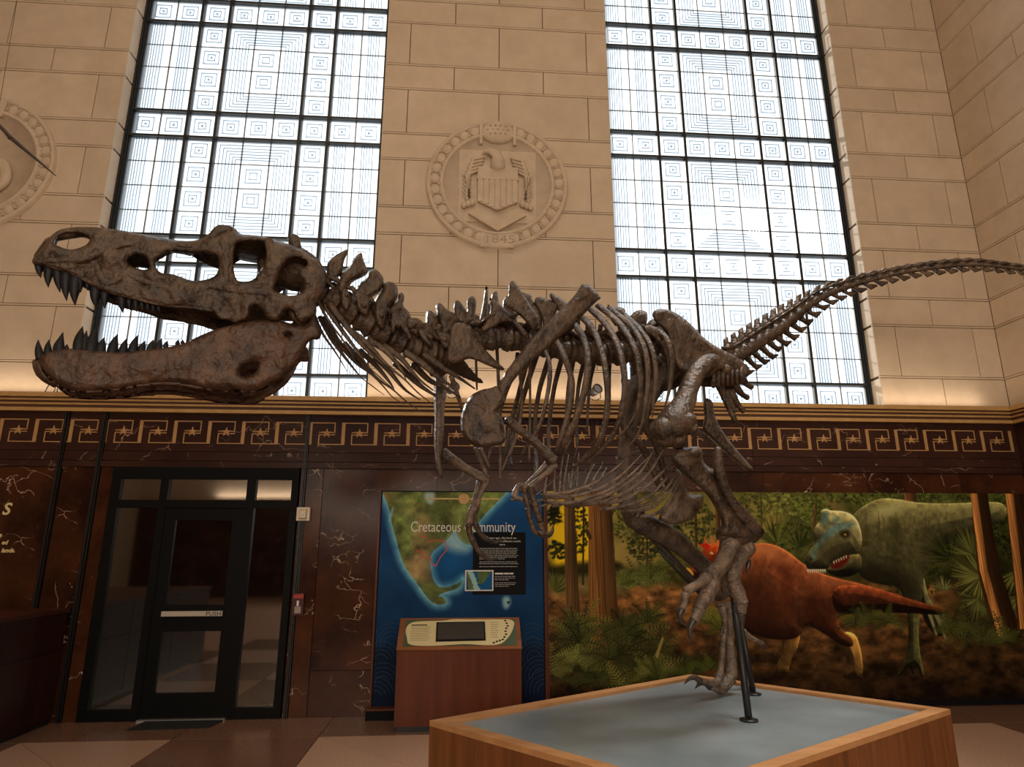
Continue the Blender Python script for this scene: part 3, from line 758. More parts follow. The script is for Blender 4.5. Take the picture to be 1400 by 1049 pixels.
class Canvas:
    def __init__(self, x0, x1, z0, z1, Y, nx, nz):
        self.x0, self.x1, self.z0, self.z1, self.Y, self.nx, self.nz = x0, x1, z0, z1, Y, nx, nz
        self.X, self.Z = np.meshgrid(np.linspace(x0, x1, nx), np.linspace(z0, z1, nz))
        self.C = np.zeros((nz, nx, 3))
        self.r = np.random.default_rng(3)
    def w(self, pts): return px2plane(pts, self.Y)
    def noise(self, fx, fz, seed=0):
        g = np.random.default_rng(seed).random((int(fz)+2, int(fx)+2))
        u = (self.X-self.x0)/(self.x1-self.x0)*fx; v = (self.Z-self.z0)/(self.z1-self.z0)*fz
        i = np.clip(u.astype(int), 0, int(fx)); j = np.clip(v.astype(int), 0, int(fz)); a = u-i; b = v-j
        a = a*a*(3-2*a); b = b*b*(3-2*b)
        return g[j, i]*(1-a)*(1-b)+g[j, i+1]*a*(1-b)+g[j+1, i]*(1-a)*b+g[j+1, i+1]*a*b
    def fbm(self, f, asp, seed, oct=4):
        s = 0; t = 0
        for k in range(oct):
            s = s+self.noise(f*2**k*asp, f*2**k, seed+k)*0.6**k; t += 0.6**k
        return s/t
    def sub(self, x0, x1, z0, z1, pad=0.02):
        i0 = max(0, int((x0-pad-self.x0)/(self.x1-self.x0)*(self.nx-1))); i1 = min(self.nx, int((x1+pad-self.x0)/(self.x1-self.x0)*(self.nx-1))+2)
        j0 = max(0, int((z0-pad-self.z0)/(self.z1-self.z0)*(self.nz-1))); j1 = min(self.nz, int((z1+pad-self.z0)/(self.z1-self.z0)*(self.nz-1))+2)
        return (slice(j0, max(j0, j1)), slice(i0, max(i0, i1)))
    def blend(self, sl, a, col):
        col = np.asarray(col, float)
        self.C[sl] = self.C[sl]*(1-a[..., None])+col*a[..., None]
    def poly(self, pts, col, soft=0.004, alpha=1.0, px=True, sm=2, tex=None, round_=0.0):
        p = self.w(pts) if px else list(pts)
        if sm: p = smooth_poly(p, sm)
        xs = [q[0] for q in p]; zs = [q[1] for q in p]
        sl = self.sub(min(xs), max(xs), min(zs), max(zs), soft*2+0.01)
        X, Z = self.X[sl], self.Z[sl]
        if X.size == 0: return
        ins = inside(X, Z, p); d = segdist(X, Z, p); sd = np.where(ins, d, -d)
        a = np.clip(sd/soft*0.5+0.5, 0, 1)*alpha
        c = np.asarray(col, float)*np.ones(X.shape+(3,))
        if tex is not None: c = c*tex[sl][..., None]
        if round_:
            h = np.sqrt(np.clip(np.minimum(np.where(ins, d, 0)/round_, 1), 0, 1))
            gz, gx = np.gradient(h)
            lit = np.clip(0.75+(gx*-1.5+gz*-2.6)*4.0, 0.35, 1.9)
            # light from above: upper edges bright, lower edges dark
            zz = (Z-min(zs))/(max(zs)-min(zs)+1e-6)
            lit = lit*(0.55+0.65*zz)
            c = c*lit[..., None]
        self.blend(sl, a, c)
    def stroke(self, p0, p1, w0, w1, col, alpha=1.0):
        x0, z0 = p0; x1, z1 = p1
        sl = self.sub(min(x0, x1), max(x0, x1), min(z0, z1), max(z0, z1), max(w0, w1)+0.008)
        X, Z = self.X[sl], self.Z[sl]
        if X.size == 0: return
        vx, vz = x1-x0, z1-z0; L = vx*vx+vz*vz+1e-12
        t = np.clip(((X-x0)*vx+(Z-z0)*vz)/L, 0, 1)
        d = np.hypot(X-x0-t*vx, Z-z0-t*vz); w = w0+(w1-w0)*t
        a = np.clip((w-d)/0.006+0.5, 0, 1)*alpha
        self.blend(sl, a, col)
    def fern(self, cx, cz, r, n, col, spread=2.6, up=1.57, leaf=0.16, seg=9):
        R = self.r
        for k in range(n):
            a = up+spread*((k+0.5)/n-0.5)+R.normal(0, 0.12); L = r*(0.7+0.45*R.random())
            c = np.array(col)*(0.55+0.75*R.random())
            px_, pz_ = cx, cz; dirx, dirz = math.cos(a), math.sin(a)
            for s in range(seg):
                nx_, nz_ = px_+dirx*L/seg, pz_+dirz*L/seg
                self.stroke((px_, pz_), (nx_, nz_), 0.004, 0.003, c*0.7)
                ll = leaf*r*(1-s/seg)*1.6+0.01
                for sg in (-1, 1):
                    qx, qz = -dirz*sg+dirx*0.5, dirx*sg+dirz*0.5
                    self.stroke((nx_, nz_), (nx_+qx*ll, nz_+qz*ll), 0.006, 0.002, c)
                px_, pz_ = nx_, nz_
                dirz -= 0.10; q = math.hypot(dirx, dirz); dirx /= q; dirz /= q
    def fan(self, cx, cz, r, n, col, a0=0.0, a1=6.283):
        R = self.r
        for k in range(n):
            a = a0+(a1-a0)*(k+0.5)/n+R.normal(0, 0.04); L = r*(0.75+0.35*R.random()); c = np.array(col)*(0.5+0.8*R.random())
            self.stroke((cx+0.15*L*math.cos(a), cz+0.15*L*math.sin(a)), (cx+L*math.cos(a), cz+L*math.sin(a)), 0.010, 0.002, c)
    def foliage(self, cx, cz, rx, rz, n, col, s=0.02):
        R = self.r
        for k in range(n):
            a = R.random()*6.283; q = math.sqrt(R.random()); x = cx+rx*q*math.cos(a); z = cz+rz*q*math.sin(a)
            c = np.array(col)*(0.45+0.9*R.random()); b = R.random()*6.283; L = s*(0.6+R.random())
            self.stroke((x, z), (x+L*math.cos(b), z+L*0.6*math.sin(b)), s*0.55, s*0.2, c, 0.85)
    def trunk(self, pts, w0, w1, col, lit=0.4, seed=5):
        p = self.w(pts); n = self.noise(900, 6, seed)
        for i in range(len(p)-1):
            (x0, z0), (x1, z1) = p[i], p[i+1]
            wa = w0+(w1-w0)*i/(len(p)-1); wb = w0+(w1-w0)*(i+1)/(len(p)-1)
            sl = self.sub(min(x0, x1), max(x0, x1), min(z0, z1), max(z0, z1), max(wa, wb)+0.01)
            X, Z = self.X[sl], self.Z[sl]
            if X.size == 0: continue
            t = np.clip((Z-z0)/(z1-z0+1e-9), 0, 1); cxx = x0+(x1-x0)*t; w = wa+(wb-wa)*t
            u = (X-cxx)/w
            ok = (Z >= min(z0, z1)-0.003) & (Z <= max(z0, z1)+0.003)
            a = np.clip((1-np.abs(u))*w/0.006+0.2, 0, 1)*ok
            sh = 0.55+lit*np.clip(0.6-u*0.6, 0, 1.6)*0.9
            c = np.asarray(col)*(sh*(0.65+0.7*n[sl]))[..., None]
            self.blend(sl, a, c)
    def build(self, name, parent, org, thick=0.0):
        nx, nz = self.nx, self.nz
        V = np.stack([self.X-org[0], np.full(self.X.shape, self.Y-org[1]), self.Z-org[2]], -1).reshape(-1, 3)
        idx = np.arange(nx*nz).reshape(nz, nx)
        Q = np.stack([idx[:-1, :-1], idx[:-1, 1:], idx[1:, 1:], idx[1:, :-1]], -1).reshape(-1, 4)
        me = bpy.data.meshes.new(name)
        me.vertices.add(len(V)); me.vertices.foreach_set('co', V.astype(np.float32).ravel())
        me.loops.add(Q.size); me.loops.foreach_set('vertex_index', Q.ravel().astype(np.int32))
        me.polygons.add(len(Q)); me.polygons.foreach_set('loop_start', np.arange(0, Q.size, 4, dtype=np.int32))
        me.update(calc_edges=True)
        C = np.clip(self.C/255.0, 0, 1)
        C = np.where(C > 0.04045, ((C+0.055)/1.055)**2.4, C/12.92)
        at = me.color_attributes.new('Col', 'FLOAT_COLOR', 'POINT')
        at.data.foreach_set('color', np.concatenate([C, np.ones(C.shape[:2]+(1,))], -1).astype(np.float32).ravel())
        return put(name, me, M['paint'], parent)

# ---- forest mural with the two painted dinosaurs
MX0, MX1, MZ0, MZ1, MY = 0.872, 6.36, 0.07, 2.185, 6.945
cv = Canvas(MX0, MX1, MZ0, MZ1, MY, 860, 332)
u = (cv.X-MX0)/(MX1-MX0); v = (cv.Z-MZ0)/(MZ1-MZ0)
f1 = cv.fbm(6, 2.6, 10); f2 = cv.fbm(24, 2.6, 20, 3)
sky = np.stack([205-95*u, 175-75*u, 92-40*u], -1)*(0.70+0.5*f1[..., None])
far = np.array([78, 82, 36.])*(0.5+0.9*f2[..., None])
gmask = np.clip((0.50+0.12*f1-v)/0.05, 0, 1)[..., None]
fo = np.clip((f1*1.4+0.55*u-0.62)*3.0, 0, 1)[..., None]*0.9
cv.C = sky*(1-fo)+far*fo
mid = np.array([74, 70, 28.])*(0.45+0.9*f2[..., None])
mmask = np.clip((0.60+0.16*f1-v)/0.06, 0, 1)[..., None]
cv.C = cv.C*(1-mmask)+mid*mmask
f3 = cv.fbm(26, 1.6, 40, 4)
soil = np.stack([112+0*v, 76+0*v, 40+0*v], -1)*(0.05+1.35*f3[..., None])*(0.45+1.15*np.clip(v/0.5, 0, 1)[..., None])
cv.C = cv.C*(1-gmask)+soil*gmask
# bright evening sky between the trunks at the left
cv.poly([(752, 690), (800, 686), (812, 700), (812, 775), (795, 782), (752, 786)], (255, 214, 30), soft=0.05)
cv.poly([(870, 690), (930, 684), (1000, 690), (1060, 684), (1060, 740), (985, 752), (930, 748), (880, 745)], (168, 146, 74), soft=0.12, alpha=0.75)
cv.poly([(873, 728), (888, 726), (890, 740), (872, 741)], (226, 190, 60), soft=0.03)
cv.poly([(750, 778), (800, 780), (860, 782), (860, 815), (800, 812), (750, 818)], (122, 112, 66), soft=0.05, alpha=0.7)
cv.poly([(750, 772), (850, 765), (850, 782), (750, 790)], (26, 24, 12), soft=0.03, alpha=0.85)
wp = lambda x, y: cv.w([(x, y)])[0]
for x, y, rx, ry, n, c in ((790, 720, 14, 34, 120, (52, 58, 20)), (762, 752, 12, 12, 60, (44, 50, 18)), (757, 705, 10, 12, 50, (40, 46, 16)), (860, 712, 24, 30, 220, (92, 96, 40)), (880, 745, 22, 20, 160, (66, 68, 28)),
                           (950, 715, 30, 28, 240, (82, 84, 36)), (915, 735, 20, 24, 140, (60, 62, 26)), (1025, 700, 22, 24, 200, (96, 98, 42)), (1070, 690, 30, 16, 200, (120, 122, 56)), (1110, 695, 28, 18, 200, (100, 108, 46)),
                           (1175, 680, 50, 10, 200, (92, 100, 44)), (1260, 680, 60, 9, 240, (84, 92, 40)), (1350, 684, 40, 10, 160, (70, 78, 30)), (1300, 745, 45, 22, 240, (66, 72, 26)), (1380, 730, 22, 34, 160, (36, 40, 16)),
                           (1080, 735, 40, 20, 200, (72, 78, 30)), (1250, 790, 40, 30, 260, (58, 64, 24)), (1350, 800, 40, 40, 260, (50, 58, 20))):
    a = wp(x, y); k = 7.0/860
    cv.foliage(a[0], a[1], rx*k, ry*k, n, c, 0.026)
# thin far trunks
for pts, w, c in (([(798, 690), (797, 800)], 0.012, (70, 52, 24)), ([(885, 720), (884, 790)], 0.010, (84, 62, 30)), ([(951, 700), (952, 770)], 0.014, (92, 66, 34)), ([(981, 690), (982, 745)], 0.03, (112, 78, 40)),
                  ([(1020, 690), (1022, 740)], 0.012, (86, 64, 34)), ([(1115, 690), (1113, 725)], 0.018, (110, 78, 44)), ([(1243, 672), (1246, 700)], 0.07, (128, 84, 48)), ([(1040, 672), (1042, 735)], 0.010, (80, 70, 36))):
    cv.trunk(pts, w, w, c)
# yuccas and fans of the middle distance
for x, y, r, n, c, a0, a1 in ((1062, 745, 0.34, 30, (92, 96, 40), 0.3, 2.85), (1092, 750, 0.26, 22, (66, 72, 30), 0.3, 2.85), (1005, 755, 0.2, 18, (70, 76, 30), 0.2, 2.9),
                              (757, 810, 0.22, 20, (86, 90, 34), 0.2, 2.0), (750, 700, 0.16, 14, (34, 36, 14), -1.2, 1.2)):
    a = wp(x, y); cv.fan(a[0], a[1], r, n, c, a0, a1)
for x, y, r, n, c in ((872, 800, 0.30, 9, (122, 132, 62)), (890, 790, 0.24, 8, (108, 118, 52)), (918, 775, 0.20, 8, (100, 106, 44)), (850, 800, 0.2, 7, (96, 104, 44)), (890, 842, 0.15, 6, (128, 124, 54)),
                      (972, 850, 0.22, 8, (112, 116, 46)), (985, 862, 0.2, 7, (78, 82, 30))):
    a = wp(x, y); cv.fern(a[0], a[1], r, n, c, spread=3.0)
# the two large trunks at the left
cv.trunk([(778, 672), (781, 780), (786, 905)], 0.058, 0.078, (112, 82, 46), 0.5, 51)
cv.trunk([(820, 672), (823, 780), (828, 905)], 0.125, 0.165, (126, 84, 42), 0.55, 52)
cv.poly([(806, 740), (800, 728), (803, 722), (810, 735)], (70, 48, 24))
# undergrowth at the foot of the trunks
for k in range(26):
    x = 752+cv.r.random()*165; y = 856+cv.r.random()*85-max(0, (x-850))*0.15
    a = wp(x, y); cv.fern(a[0], a[1], 0.20+0.16*cv.r.random(), 7, (62, 66, 28) if cv.r.random() < 0.65 else (104, 106, 50), spread=3.4)
for x, y in ((948, 918), (972, 915), (935, 925), (900, 930)):
    a = wp(x, y); cv.fern(a[0], a[1], 0.2, 6, (72, 80, 30), spread=2.8)
a0, a1 = wp(898, 897), wp(906, 873); cv.stroke(a0, a1, 0.018, 0.012, (150, 134, 70))
# red dinosaur running left
RED = (150, 82, 46)
tx_ = 0.75+0.5*cv.fbm(40, 3, 60, 2)
ochre = (176, 128, 62)
for pts in ([(1068, 860), (1095, 858), (1092, 885), (1080, 905), (1078, 922), (1062, 927), (1060, 915), (1070, 892)], [(1140, 868), (1168, 862), (1178, 890), (1181, 928), (1160, 931), (1151, 925), (1160, 905), (1150, 890)]):
    cv.poly(pts, ochre, tex=tx_, round_=0.10)
cv.poly([(1000, 800), (1008, 762), (1030, 744), (1050, 742), (1075, 752), (1098, 772), (1130, 788), (1185, 800), (1240, 818), (1294, 834), (1292, 842), (1240, 838), (1180, 838), (1142, 842), (1150, 862), (1165, 872), (1168, 885), (1150, 884), (1130, 868), (1100, 852), (1094, 872), (1070, 876), (1040, 872), (1014, 862), (1004, 835)], RED, tex=tx_, round_=0.30)
cv.poly([(1060, 752), (1075, 760), (1085, 790), (1078, 840), (1068, 850), (1070, 810), (1066, 780)], (80, 30, 12), soft=0.05, alpha=0.5)
cv.poly([(1018, 752), (1032, 746), (1052, 748), (1040, 760), (1022, 764)], (210, 118, 58), soft=0.04, alpha=0.7)
for pts, c, al in (([(1030, 746), (1060, 750), (1085, 768), (1070, 770), (1045, 758)], (214, 138, 84), 0.6), ([(1090, 775), (1130, 792), (1180, 802), (1130, 800)], (190, 112, 64), 0.5), ([(1008, 800), (1030, 790), (1060, 800), (1064, 840), (1040, 868), (1012, 850)], (52, 24, 12), 0.45), ([(1100, 800), (1130, 815), (1140, 850), (1150, 872), (1125, 862), (1105, 845)], (58, 26, 12), 0.5)):
    cv.poly(pts, c, soft=0.06, alpha=al)
cv.poly([(1030, 850), (1060, 862), (1090, 860), (1090, 876), (1040, 874)], (40, 16, 8), soft=0.04, alpha=0.6)
cv.poly([(962, 748), (975, 742), (995, 744), (1006, 760), (1010, 790), (985, 782), (966, 800), (948, 794), (942, 780), (955, 768)], (176, 66, 26), tex=tx_, round_=0.10)
for a_, b_ in (((966, 745), (963, 734)), ((974, 743), (972, 732)), ((980, 745), (984, 735))):
    cv.stroke(wp(*a_), wp(*b_), 0.022, 0.003, (216, 120, 60))
cv.poly([(955, 744), (966, 742), (972, 748), (964, 752)], (206, 44, 26)); cv.stroke(wp(972, 756), wp(974, 757), 0.012, 0.012, (230, 200, 120))
cv.poly([(938, 762), (946, 766), (956, 780), (948, 782)], (206, 84, 70)); cv.poly([(937, 775), (945, 778), (950, 788), (942, 786)], (226, 176, 70))
# green tyrannosaur behind it, biting
q7 = lambda pts: K(1060, 640, 0.305, pts)
GRN = (128, 122, 74)
tg = 0.70+0.6*cv.fbm(46, 3, 70, 3)
cv.poly(q7([(640, 470), (665, 480), (680, 560), (720, 640), (775, 720), (750, 760), (700, 740), (650, 650)]), (96, 94, 60), tex=tg, round_=0.06)
for a_, b_ in (((690, 650), (722, 745)), ((715, 640), (762, 762)), ((740, 640), (775, 720))):
    cv.stroke(wp(*q7([a_])[0]), wp(*q7([b_])[0]), 0.022, 0.012, (150, 146, 96))
cv.poly(q7([(585, 560), (650, 560), (650, 640), (640, 740), (650, 850), (670, 930), (655, 945), (635, 880), (620, 940), (600, 880), (560, 940), (540, 930), (585, 870), (600, 760), (588, 640)]), (112, 110, 62), tex=tg, round_=0.09)
cv.poly(q7([(340, 215), (400, 165), (470, 135), (540, 138), (640, 158), (800, 160), (930, 152), (1035, 155), (1040, 235), (930, 275), (800, 322), (725, 362), (690, 430), (665, 480), (660, 590), (640, 640), (585, 630), (560, 530), (480, 525), (390, 500), (340, 420), (330, 300)]), GRN, tex=tg, round_=0.30)
cv.poly(q7([(420, 210), (520, 165), (590, 190), (520, 220), (440, 250)]), (186, 182, 116), soft=0.05, alpha=0.55)
cv.poly(q7([(500, 220), (560, 240), (560, 340), (530, 520), (500, 520), (545, 330)]), (50, 46, 26), soft=0.05, alpha=0.6)
cv.poly(q7([(640, 230), (720, 260), (700, 380), (650, 470), (660, 380)]), (70, 64, 36), soft=0.06, alpha=0.5)
for pts, c, al in (([(430, 190), (560, 150), (640, 165), (560, 185), (470, 215)], (214, 208, 140), 0.6), ([(640, 165), (900, 160), (1030, 160), (900, 178), (700, 190)], (190, 184, 116), 0.5), ([(420, 420), (540, 470), (560, 525), (450, 520), (380, 480)], (34, 30, 16), 0.75),
                   ([(700, 330), (800, 285), (930, 255), (1035, 225), (930, 275), (800, 322), (725, 362)], (40, 36, 20), 0.7), ([(560, 480), (640, 480), (640, 620), (590, 620)], (44, 38, 20), 0.6)):
    cv.poly(q7(pts), c, soft=0.05, alpha=al)
for k in range(26):
    x0 = 400+cv.r.random()*520; y0 = 190+cv.r.random()*60
    cv.stroke(wp(*q7([(x0, y0)])[0]), wp(*q7([(x0+20-30*cv.r.random(), y0+50+60*cv.r.random())])[0]), 0.008, 0.004, (64, 58, 32), 0.35)
# lower jaw, then the head bent down over the prey
cv.poly(q7([(228, 452), (262, 440), (330, 390), (385, 380), (390, 450), (350, 485), (290, 492), (240, 476)]), (88, 82, 48), tex=tg, round_=0.08)
cv.poly(q7([(246, 432), (300, 400), (336, 386), (328, 420), (290, 450), (252, 452)]), (96, 26, 22), soft=0.012)
cv.poly(q7([(200, 222), (206, 190), (226, 182), (250, 192), (300, 192), (345, 208), (374, 245), (392, 320), (378, 390), (336, 386), (296, 398), (250, 424), (236, 452), (200, 464), (150, 460), (132, 432), (134, 405), (152, 372), (178, 338), (168, 296), (178, 262), (196, 246)]), (158, 150, 98), tex=tg, round_=0.13)
for k in range(9):
    x0 = 146+k*9.5; cv.stroke(wp(*q7([(x0, 458)])[0]), wp(*q7([(x0+2, 470)])[0]), 0.011, 0.003, (222, 212, 174))
for k in range(6):
    x0 = 262+k*11; cv.stroke(wp(*q7([(x0, 420-k*5)])[0]), wp(*q7([(x0+2, 430-k*5)])[0]), 0.008, 0.003, (222, 212, 174))
TEAL = (92, 140, 138)
for pts in ([(208, 232), (216, 196), (240, 196), (236, 240), (216, 262)], [(240, 268), (300, 246), (368, 246), (350, 262), (300, 276), (244, 306), (204, 340), (170, 384), (180, 352), (214, 306)], [(258, 226), (282, 216), (288, 240), (264, 250)], [(158, 388), (178, 376), (182, 400), (164, 408)]):
    cv.poly(q7(pts), TEAL, soft=0.03, alpha=0.75, tex=tg)
cv.poly(q7([(230, 330), (300, 330), (340, 360), (290, 392), (240, 412), (200, 420), (190, 390)]), (70, 62, 36), soft=0.06, alpha=0.45)
cv.poly(q7([(280, 288), (325, 274), (340, 300), (305, 320)]), (46, 40, 22), soft=0.02); cv.stroke(wp(*q7([(312, 298)])[0]), wp(*q7([(315, 299)])[0]), 0.010, 0.010, (196, 150, 60))
cv.poly(q7([(150, 408), (160, 400), (168, 410), (158, 418)]), (40, 36, 22), soft=0.01)
for k in range(8): cv.stroke(wp(*q7([(345+k*6, 300+k*8)])[0]), wp(*q7([(360+k*4, 360+k*9)])[0]), 0.006, 0.003, (66, 60, 34), 0.5)
# tail of the red one crosses in front of the leg
cv.poly([(1136, 800), (1185, 800), (1240, 818), (1294, 834), (1292, 842), (1240, 838), (1180, 838), (1140, 842)], (104, 52, 28), tex=tx_, round_=0.09)
# trees and palms at the right
cv.poly([(1290, 760), (1400, 740), (1400, 880), (1300, 880)], (26, 28, 12), soft=0.25, alpha=0.75)
for x, y, r, n, c, a_, b_ in ((1300, 765, 0.34, 46, (52, 56, 24), 0.3, 3.4), (1342, 790, 0.34, 70, (118, 118, 56), 1.3, 4.9), (1330, 760, 0.30, 40, (96, 98, 46), 0.6, 3.0), (1338, 820, 0.24, 44, (104, 106, 52), 2.6, 6.0),
                              (1290, 808, 0.15, 22, (112, 112, 62), 0.2, 3.0), (1392, 780, 0.30, 50, (110, 110, 52), 3.4, 6.4), (1396, 815, 0.36, 50, (100, 102, 48), 3.2, 6.2)):
    a = wp(x, y); cv.fan(a[0], a[1], r, n, c, a_, b_)
for pts, w0, w1, sd in (([(1338, 672), (1352, 780), (1378, 872)], 0.10, 0.17, 53), ([(1388, 672), (1398, 760), (1408, 860)], 0.12, 0.14, 54)):
    cv.trunk(pts, w0, w1, (74, 46, 22), 0.4, sd)
    k = 7.0/880
    lf = [(x-w0/k*0.55, y) for x, y in pts]
    cv.trunk(lf, w0*0.42, w1*0.30, (228, 150, 78), 0.5, sd+3)
for x, y, r in ((1325, 868, 0.30), (1345, 872, 0.28), (1300, 862, 0.24), (1375, 878, 0.28), (1190, 850, 0.22), (1170, 852, 0.2), (1215, 852, 0.2)):
    a = wp(x, y); cv.fern(a[0], a[1], r, 8, (74, 78, 34), spread=3.2)
cv.poly([(1170, 912), (1220, 905), (1262, 912), (1230, 920)], (22, 14, 8), soft=0.05, alpha=0.7); cv.poly([(1318, 905), (1362, 905), (1350, 912), (1325, 912)], (18, 12, 8), soft=0.03, alpha=0.7)
mu = empty('forest_mural', (3.6, 6.96, 0)); tag(mu, 'wide forest mural with a red dinosaur bitten by a green tyrannosaur', 'mural')
OM = (3.6, 6.96, 0)
cv.build('painting', mu, OM)
tp('backing_board', (MX0, MX1, MY+0.002, 6.975, MZ0-0.06, MZ1), M['panel_black'], mu, OM)
tp('edge_strip', (MX0-0.022, MX0, 6.93, 6.975, 0.0, MZ1), M['cherry'], mu, OM)

# ---- map panel
PX0, PX1, PZ0, PZ1, PY = -0.865, 0.815, 0.10, 2.165, 6.90
cm = Canvas(PX0, PX1, PZ0, PZ1, PY, 330, 404)
q5 = lambda pts: K(490, 640, 0.35294, pts)
v = (cm.Z-PZ0)/(PZ1-PZ0); u = (cm.X-PX0)/(PX1-PX0)
n1 = cm.fbm(5, 0.8, 80); n2 = cm.fbm(22, 0.8, 90, 3)
cm.C = np.stack([16+20*n1, 54+44*n1, 104+50*n1], -1)*(0.50+0.55*v)[..., None]
LAND = [(88, 80), (104, 120), (122, 165), (128, 215), (150, 290), (165, 350), (190, 400), (230, 450), (262, 500), (300, 532), (342, 526), (335, 503), (302, 494), (350, 478), (392, 466), (408, 425), (396, 440), (362, 458), (320, 466), (292, 442), (282, 400), (276, 352), (290, 322), (330, 292), (362, 262), (375, 238), (388, 282), (430, 302), (440, 288), (442, 252), (478, 192), (540, 132), (585, 80)]
lw = cm.w(q5(LAND)); ls = smooth_poly(lw, 1)
ins = inside(cm.X, cm.Z, ls); d = segdist(cm.X, cm.Z, ls)
GULF = cm.w(q5([(285, 330), (330, 295), (375, 245), (400, 290), (440, 310), (445, 420), (400, 440), (330, 465), (290, 440)]))
halo = np.clip(1-d/0.085, 0, 1)**1.3*(0.55+0.6*n2)
g_in = inside(cm.X, cm.Z, GULF); 
cm.C = np.where((~ins)[..., None], cm.C*(1-np.clip(halo, 0, 1)[..., None])+np.array([140, 212, 228.])*np.clip(halo, 0, 1)[..., None], cm.C)
landc = np.array([108, 122, 66.])*(0.45+1.1*n2[..., None])
tan = np.clip((n1-0.45)*4, 0, 1)[..., None]*np.clip((0.55-u)*4, 0, 1)[..., None]
landc = landc*(1-tan)+np.array([172, 146, 100.])*(0.5+0.9*n2[..., None])*tan
landc = landc*(1-0.35*np.clip(1-np.abs(cm.X-PX0-0.35-0.25*v)/0.2, 0, 1)[..., None]*n2[..., None])
cm.C = np.where(ins[..., None], landc, cm.C)
cm.poly(q5([(250, 95), (295, 92), (298, 120), (280, 145), (262, 130)]), (176, 206, 210), soft=0.02, alpha=0.85)
cm.poly(q5([(300, 330), (380, 300), (430, 330), (420, 400), (340, 440), (298, 400)]), (22, 96, 160), soft=0.12, alpha=0.75)
cm.poly(q5([(335, 290), (372, 250), (400, 290), (432, 312), (420, 330), (350, 320)]), (186, 220, 224), soft=0.05, alpha=0.75)
cm.poly(q5([(130, 150), (140, 150), (125, 210), (116, 205)]), (150, 200, 210), soft=0.012, alpha=0.7)
cm.poly(q5([(556, 500), (585, 495), (592, 525), (575, 550), (560, 540)]), (170, 205, 210), soft=0.02, alpha=0.8); cm.poly(q5([(572, 518), (590, 515), (582, 530)]), (40, 44, 24))
# red outline of the state
TXO = q5([(245, 262), (262, 268), (272, 285), (300, 280), (335, 285), (342, 318), (318, 345), (300, 380), (285, 372), (278, 345), (262, 350), (240, 325), (222, 318)])
for i in range(len(TXO)-1): cm.stroke(*cm.w([TXO[i], TXO[i+1]]), 0.006, 0.006, (196, 92, 70), 0.9)
# lower dark scroll pattern
dk = np.clip((0.30-v)/0.06, 0, 1)[..., None]
cm.C = cm.C*(1-0.72*dk)+np.array([20, 26, 44.])*0.72*dk
for cxp, cyp in ((520, 905), (522, 935), (535, 880), (512, 955), (730, 900), (738, 925), (728, 880), (745, 945)):
    ca_ = cm.w([(cxp, cyp)])[0]
    for rr in (0.07, 0.11, 0.15, 0.19):
        pp = [(ca_[0]+rr*math.cos(t), ca_[1]+rr*math.sin(t)) for t in np.linspace(0.3, 3.4, 14)]
        for i in range(13): cm.stroke(pp[i], pp[i+1], 0.004, 0.004, (58, 72, 98), 0.55)
mp = empty('map_panel', (0, 6.94, 0)); tag(mp, 'tall map panel titled Cretaceous Community behind the wooden kiosk', 'sign')
OP = (0, 6.94, 0)
cm.build('map_print', mp, OP)
tp('panel_body', (PX0-0.012, PX1+0.012, PY+0.002, 6.972, PZ0-0.01, PZ1+0.012), M['panel_black'], mp, OP)
tp('panel_frame', (PX0-0.03, PX0-0.012, 6.885, 6.972, PZ0-0.06, PZ1+0.018), M['cherry'], mp, OP)
tp('panel_frame', (PX1+0.012, PX1+0.03, 6.885, 6.972, PZ0-0.06, PZ1+0.018), M['cherry'], mp, OP)
tp('plinth', (PX0-0.05, PX1+0.03, 6.80, 6.972, 0.0, PZ0-0.005), M['panel_black'], mp, OP)
tp('plinth_cap', (PX0-0.05, PX1+0.03, 6.79, 6.972, PZ0-0.012, PZ0+0.004), M['cherry'], mp, OP)
text_mesh('title', 'Cretaceous Community', 0.15, M['white_text'], mp, -0.564, PY-0.0015-OP[1], 1.758, width=1.09)
tp('timeline_bar', (-0.40, 0.365, PY-0.002, PY, 2.088, 2.104), plain('gold_print', (0.60, 0.42, 0.13, 1), 0.5), mp, OP)
m = MB(); m.lathe([(0.0, -0.006), (0.055, -0.006), (0.058, 0.0)], (-0.015, PY-0.001-OP[1], 2.095), (0, 1, 0), 24); m.build('timeline_marker', M['gold_inlay'], mp)
tb = empty('text_box', (0, 0, 0)); tb.parent = mp
tp('text_ground', (0.089, 0.636, PY-0.002, PY, 1.131, 1.752), M['panel_black'], tb, OP)
for s, zz, wd_, xr in (('years ago, the land we', 1.685, 0.30, 0.24), ('Texas was a different world,', 1.652, 0.345, 0.24), ('ours.', 1.619, 0.065, 0.36)):
    text_mesh('text_line', s, 0.030, M['white_text'], tb, xr, PY-0.003-OP[1], zz, width=wd_)
R_ = random.Random(5)
for k in range(12):
    zz = 1.588-k*0.0175-(0.012 if k > 6 else 0)-(0.012 if k > 8 else 0)
    if k > 9: continue
    x = 0.155
    xe = 0.57-(0.15 if k in (6,) else 0.03*R_.random())
    while x < xe:
        w_ = 0.012+0.03*R_.random(); x2 = min(x+w_, xe)
        tp('text_word', (x, x2, PY-0.003, PY-0.002, zz-0.003, zz+0.004), M['grey_text'], tb, OP); x = x2+0.006
tp('inset_border', (0.012, 0.302, PY-0.004, PY, 1.168, 1.372), M['panel_white'], mp, OP)
ci = Canvas(0.024, 0.290, 1.180, 1.360, PY-0.0055, 54, 38)
ci.C[:] = (24, 84, 132)
nn = ci.fbm(4, 1.4, 99)
uu = (ci.X-0.024)/0.266; vv = (ci.Z-1.18)/0.18
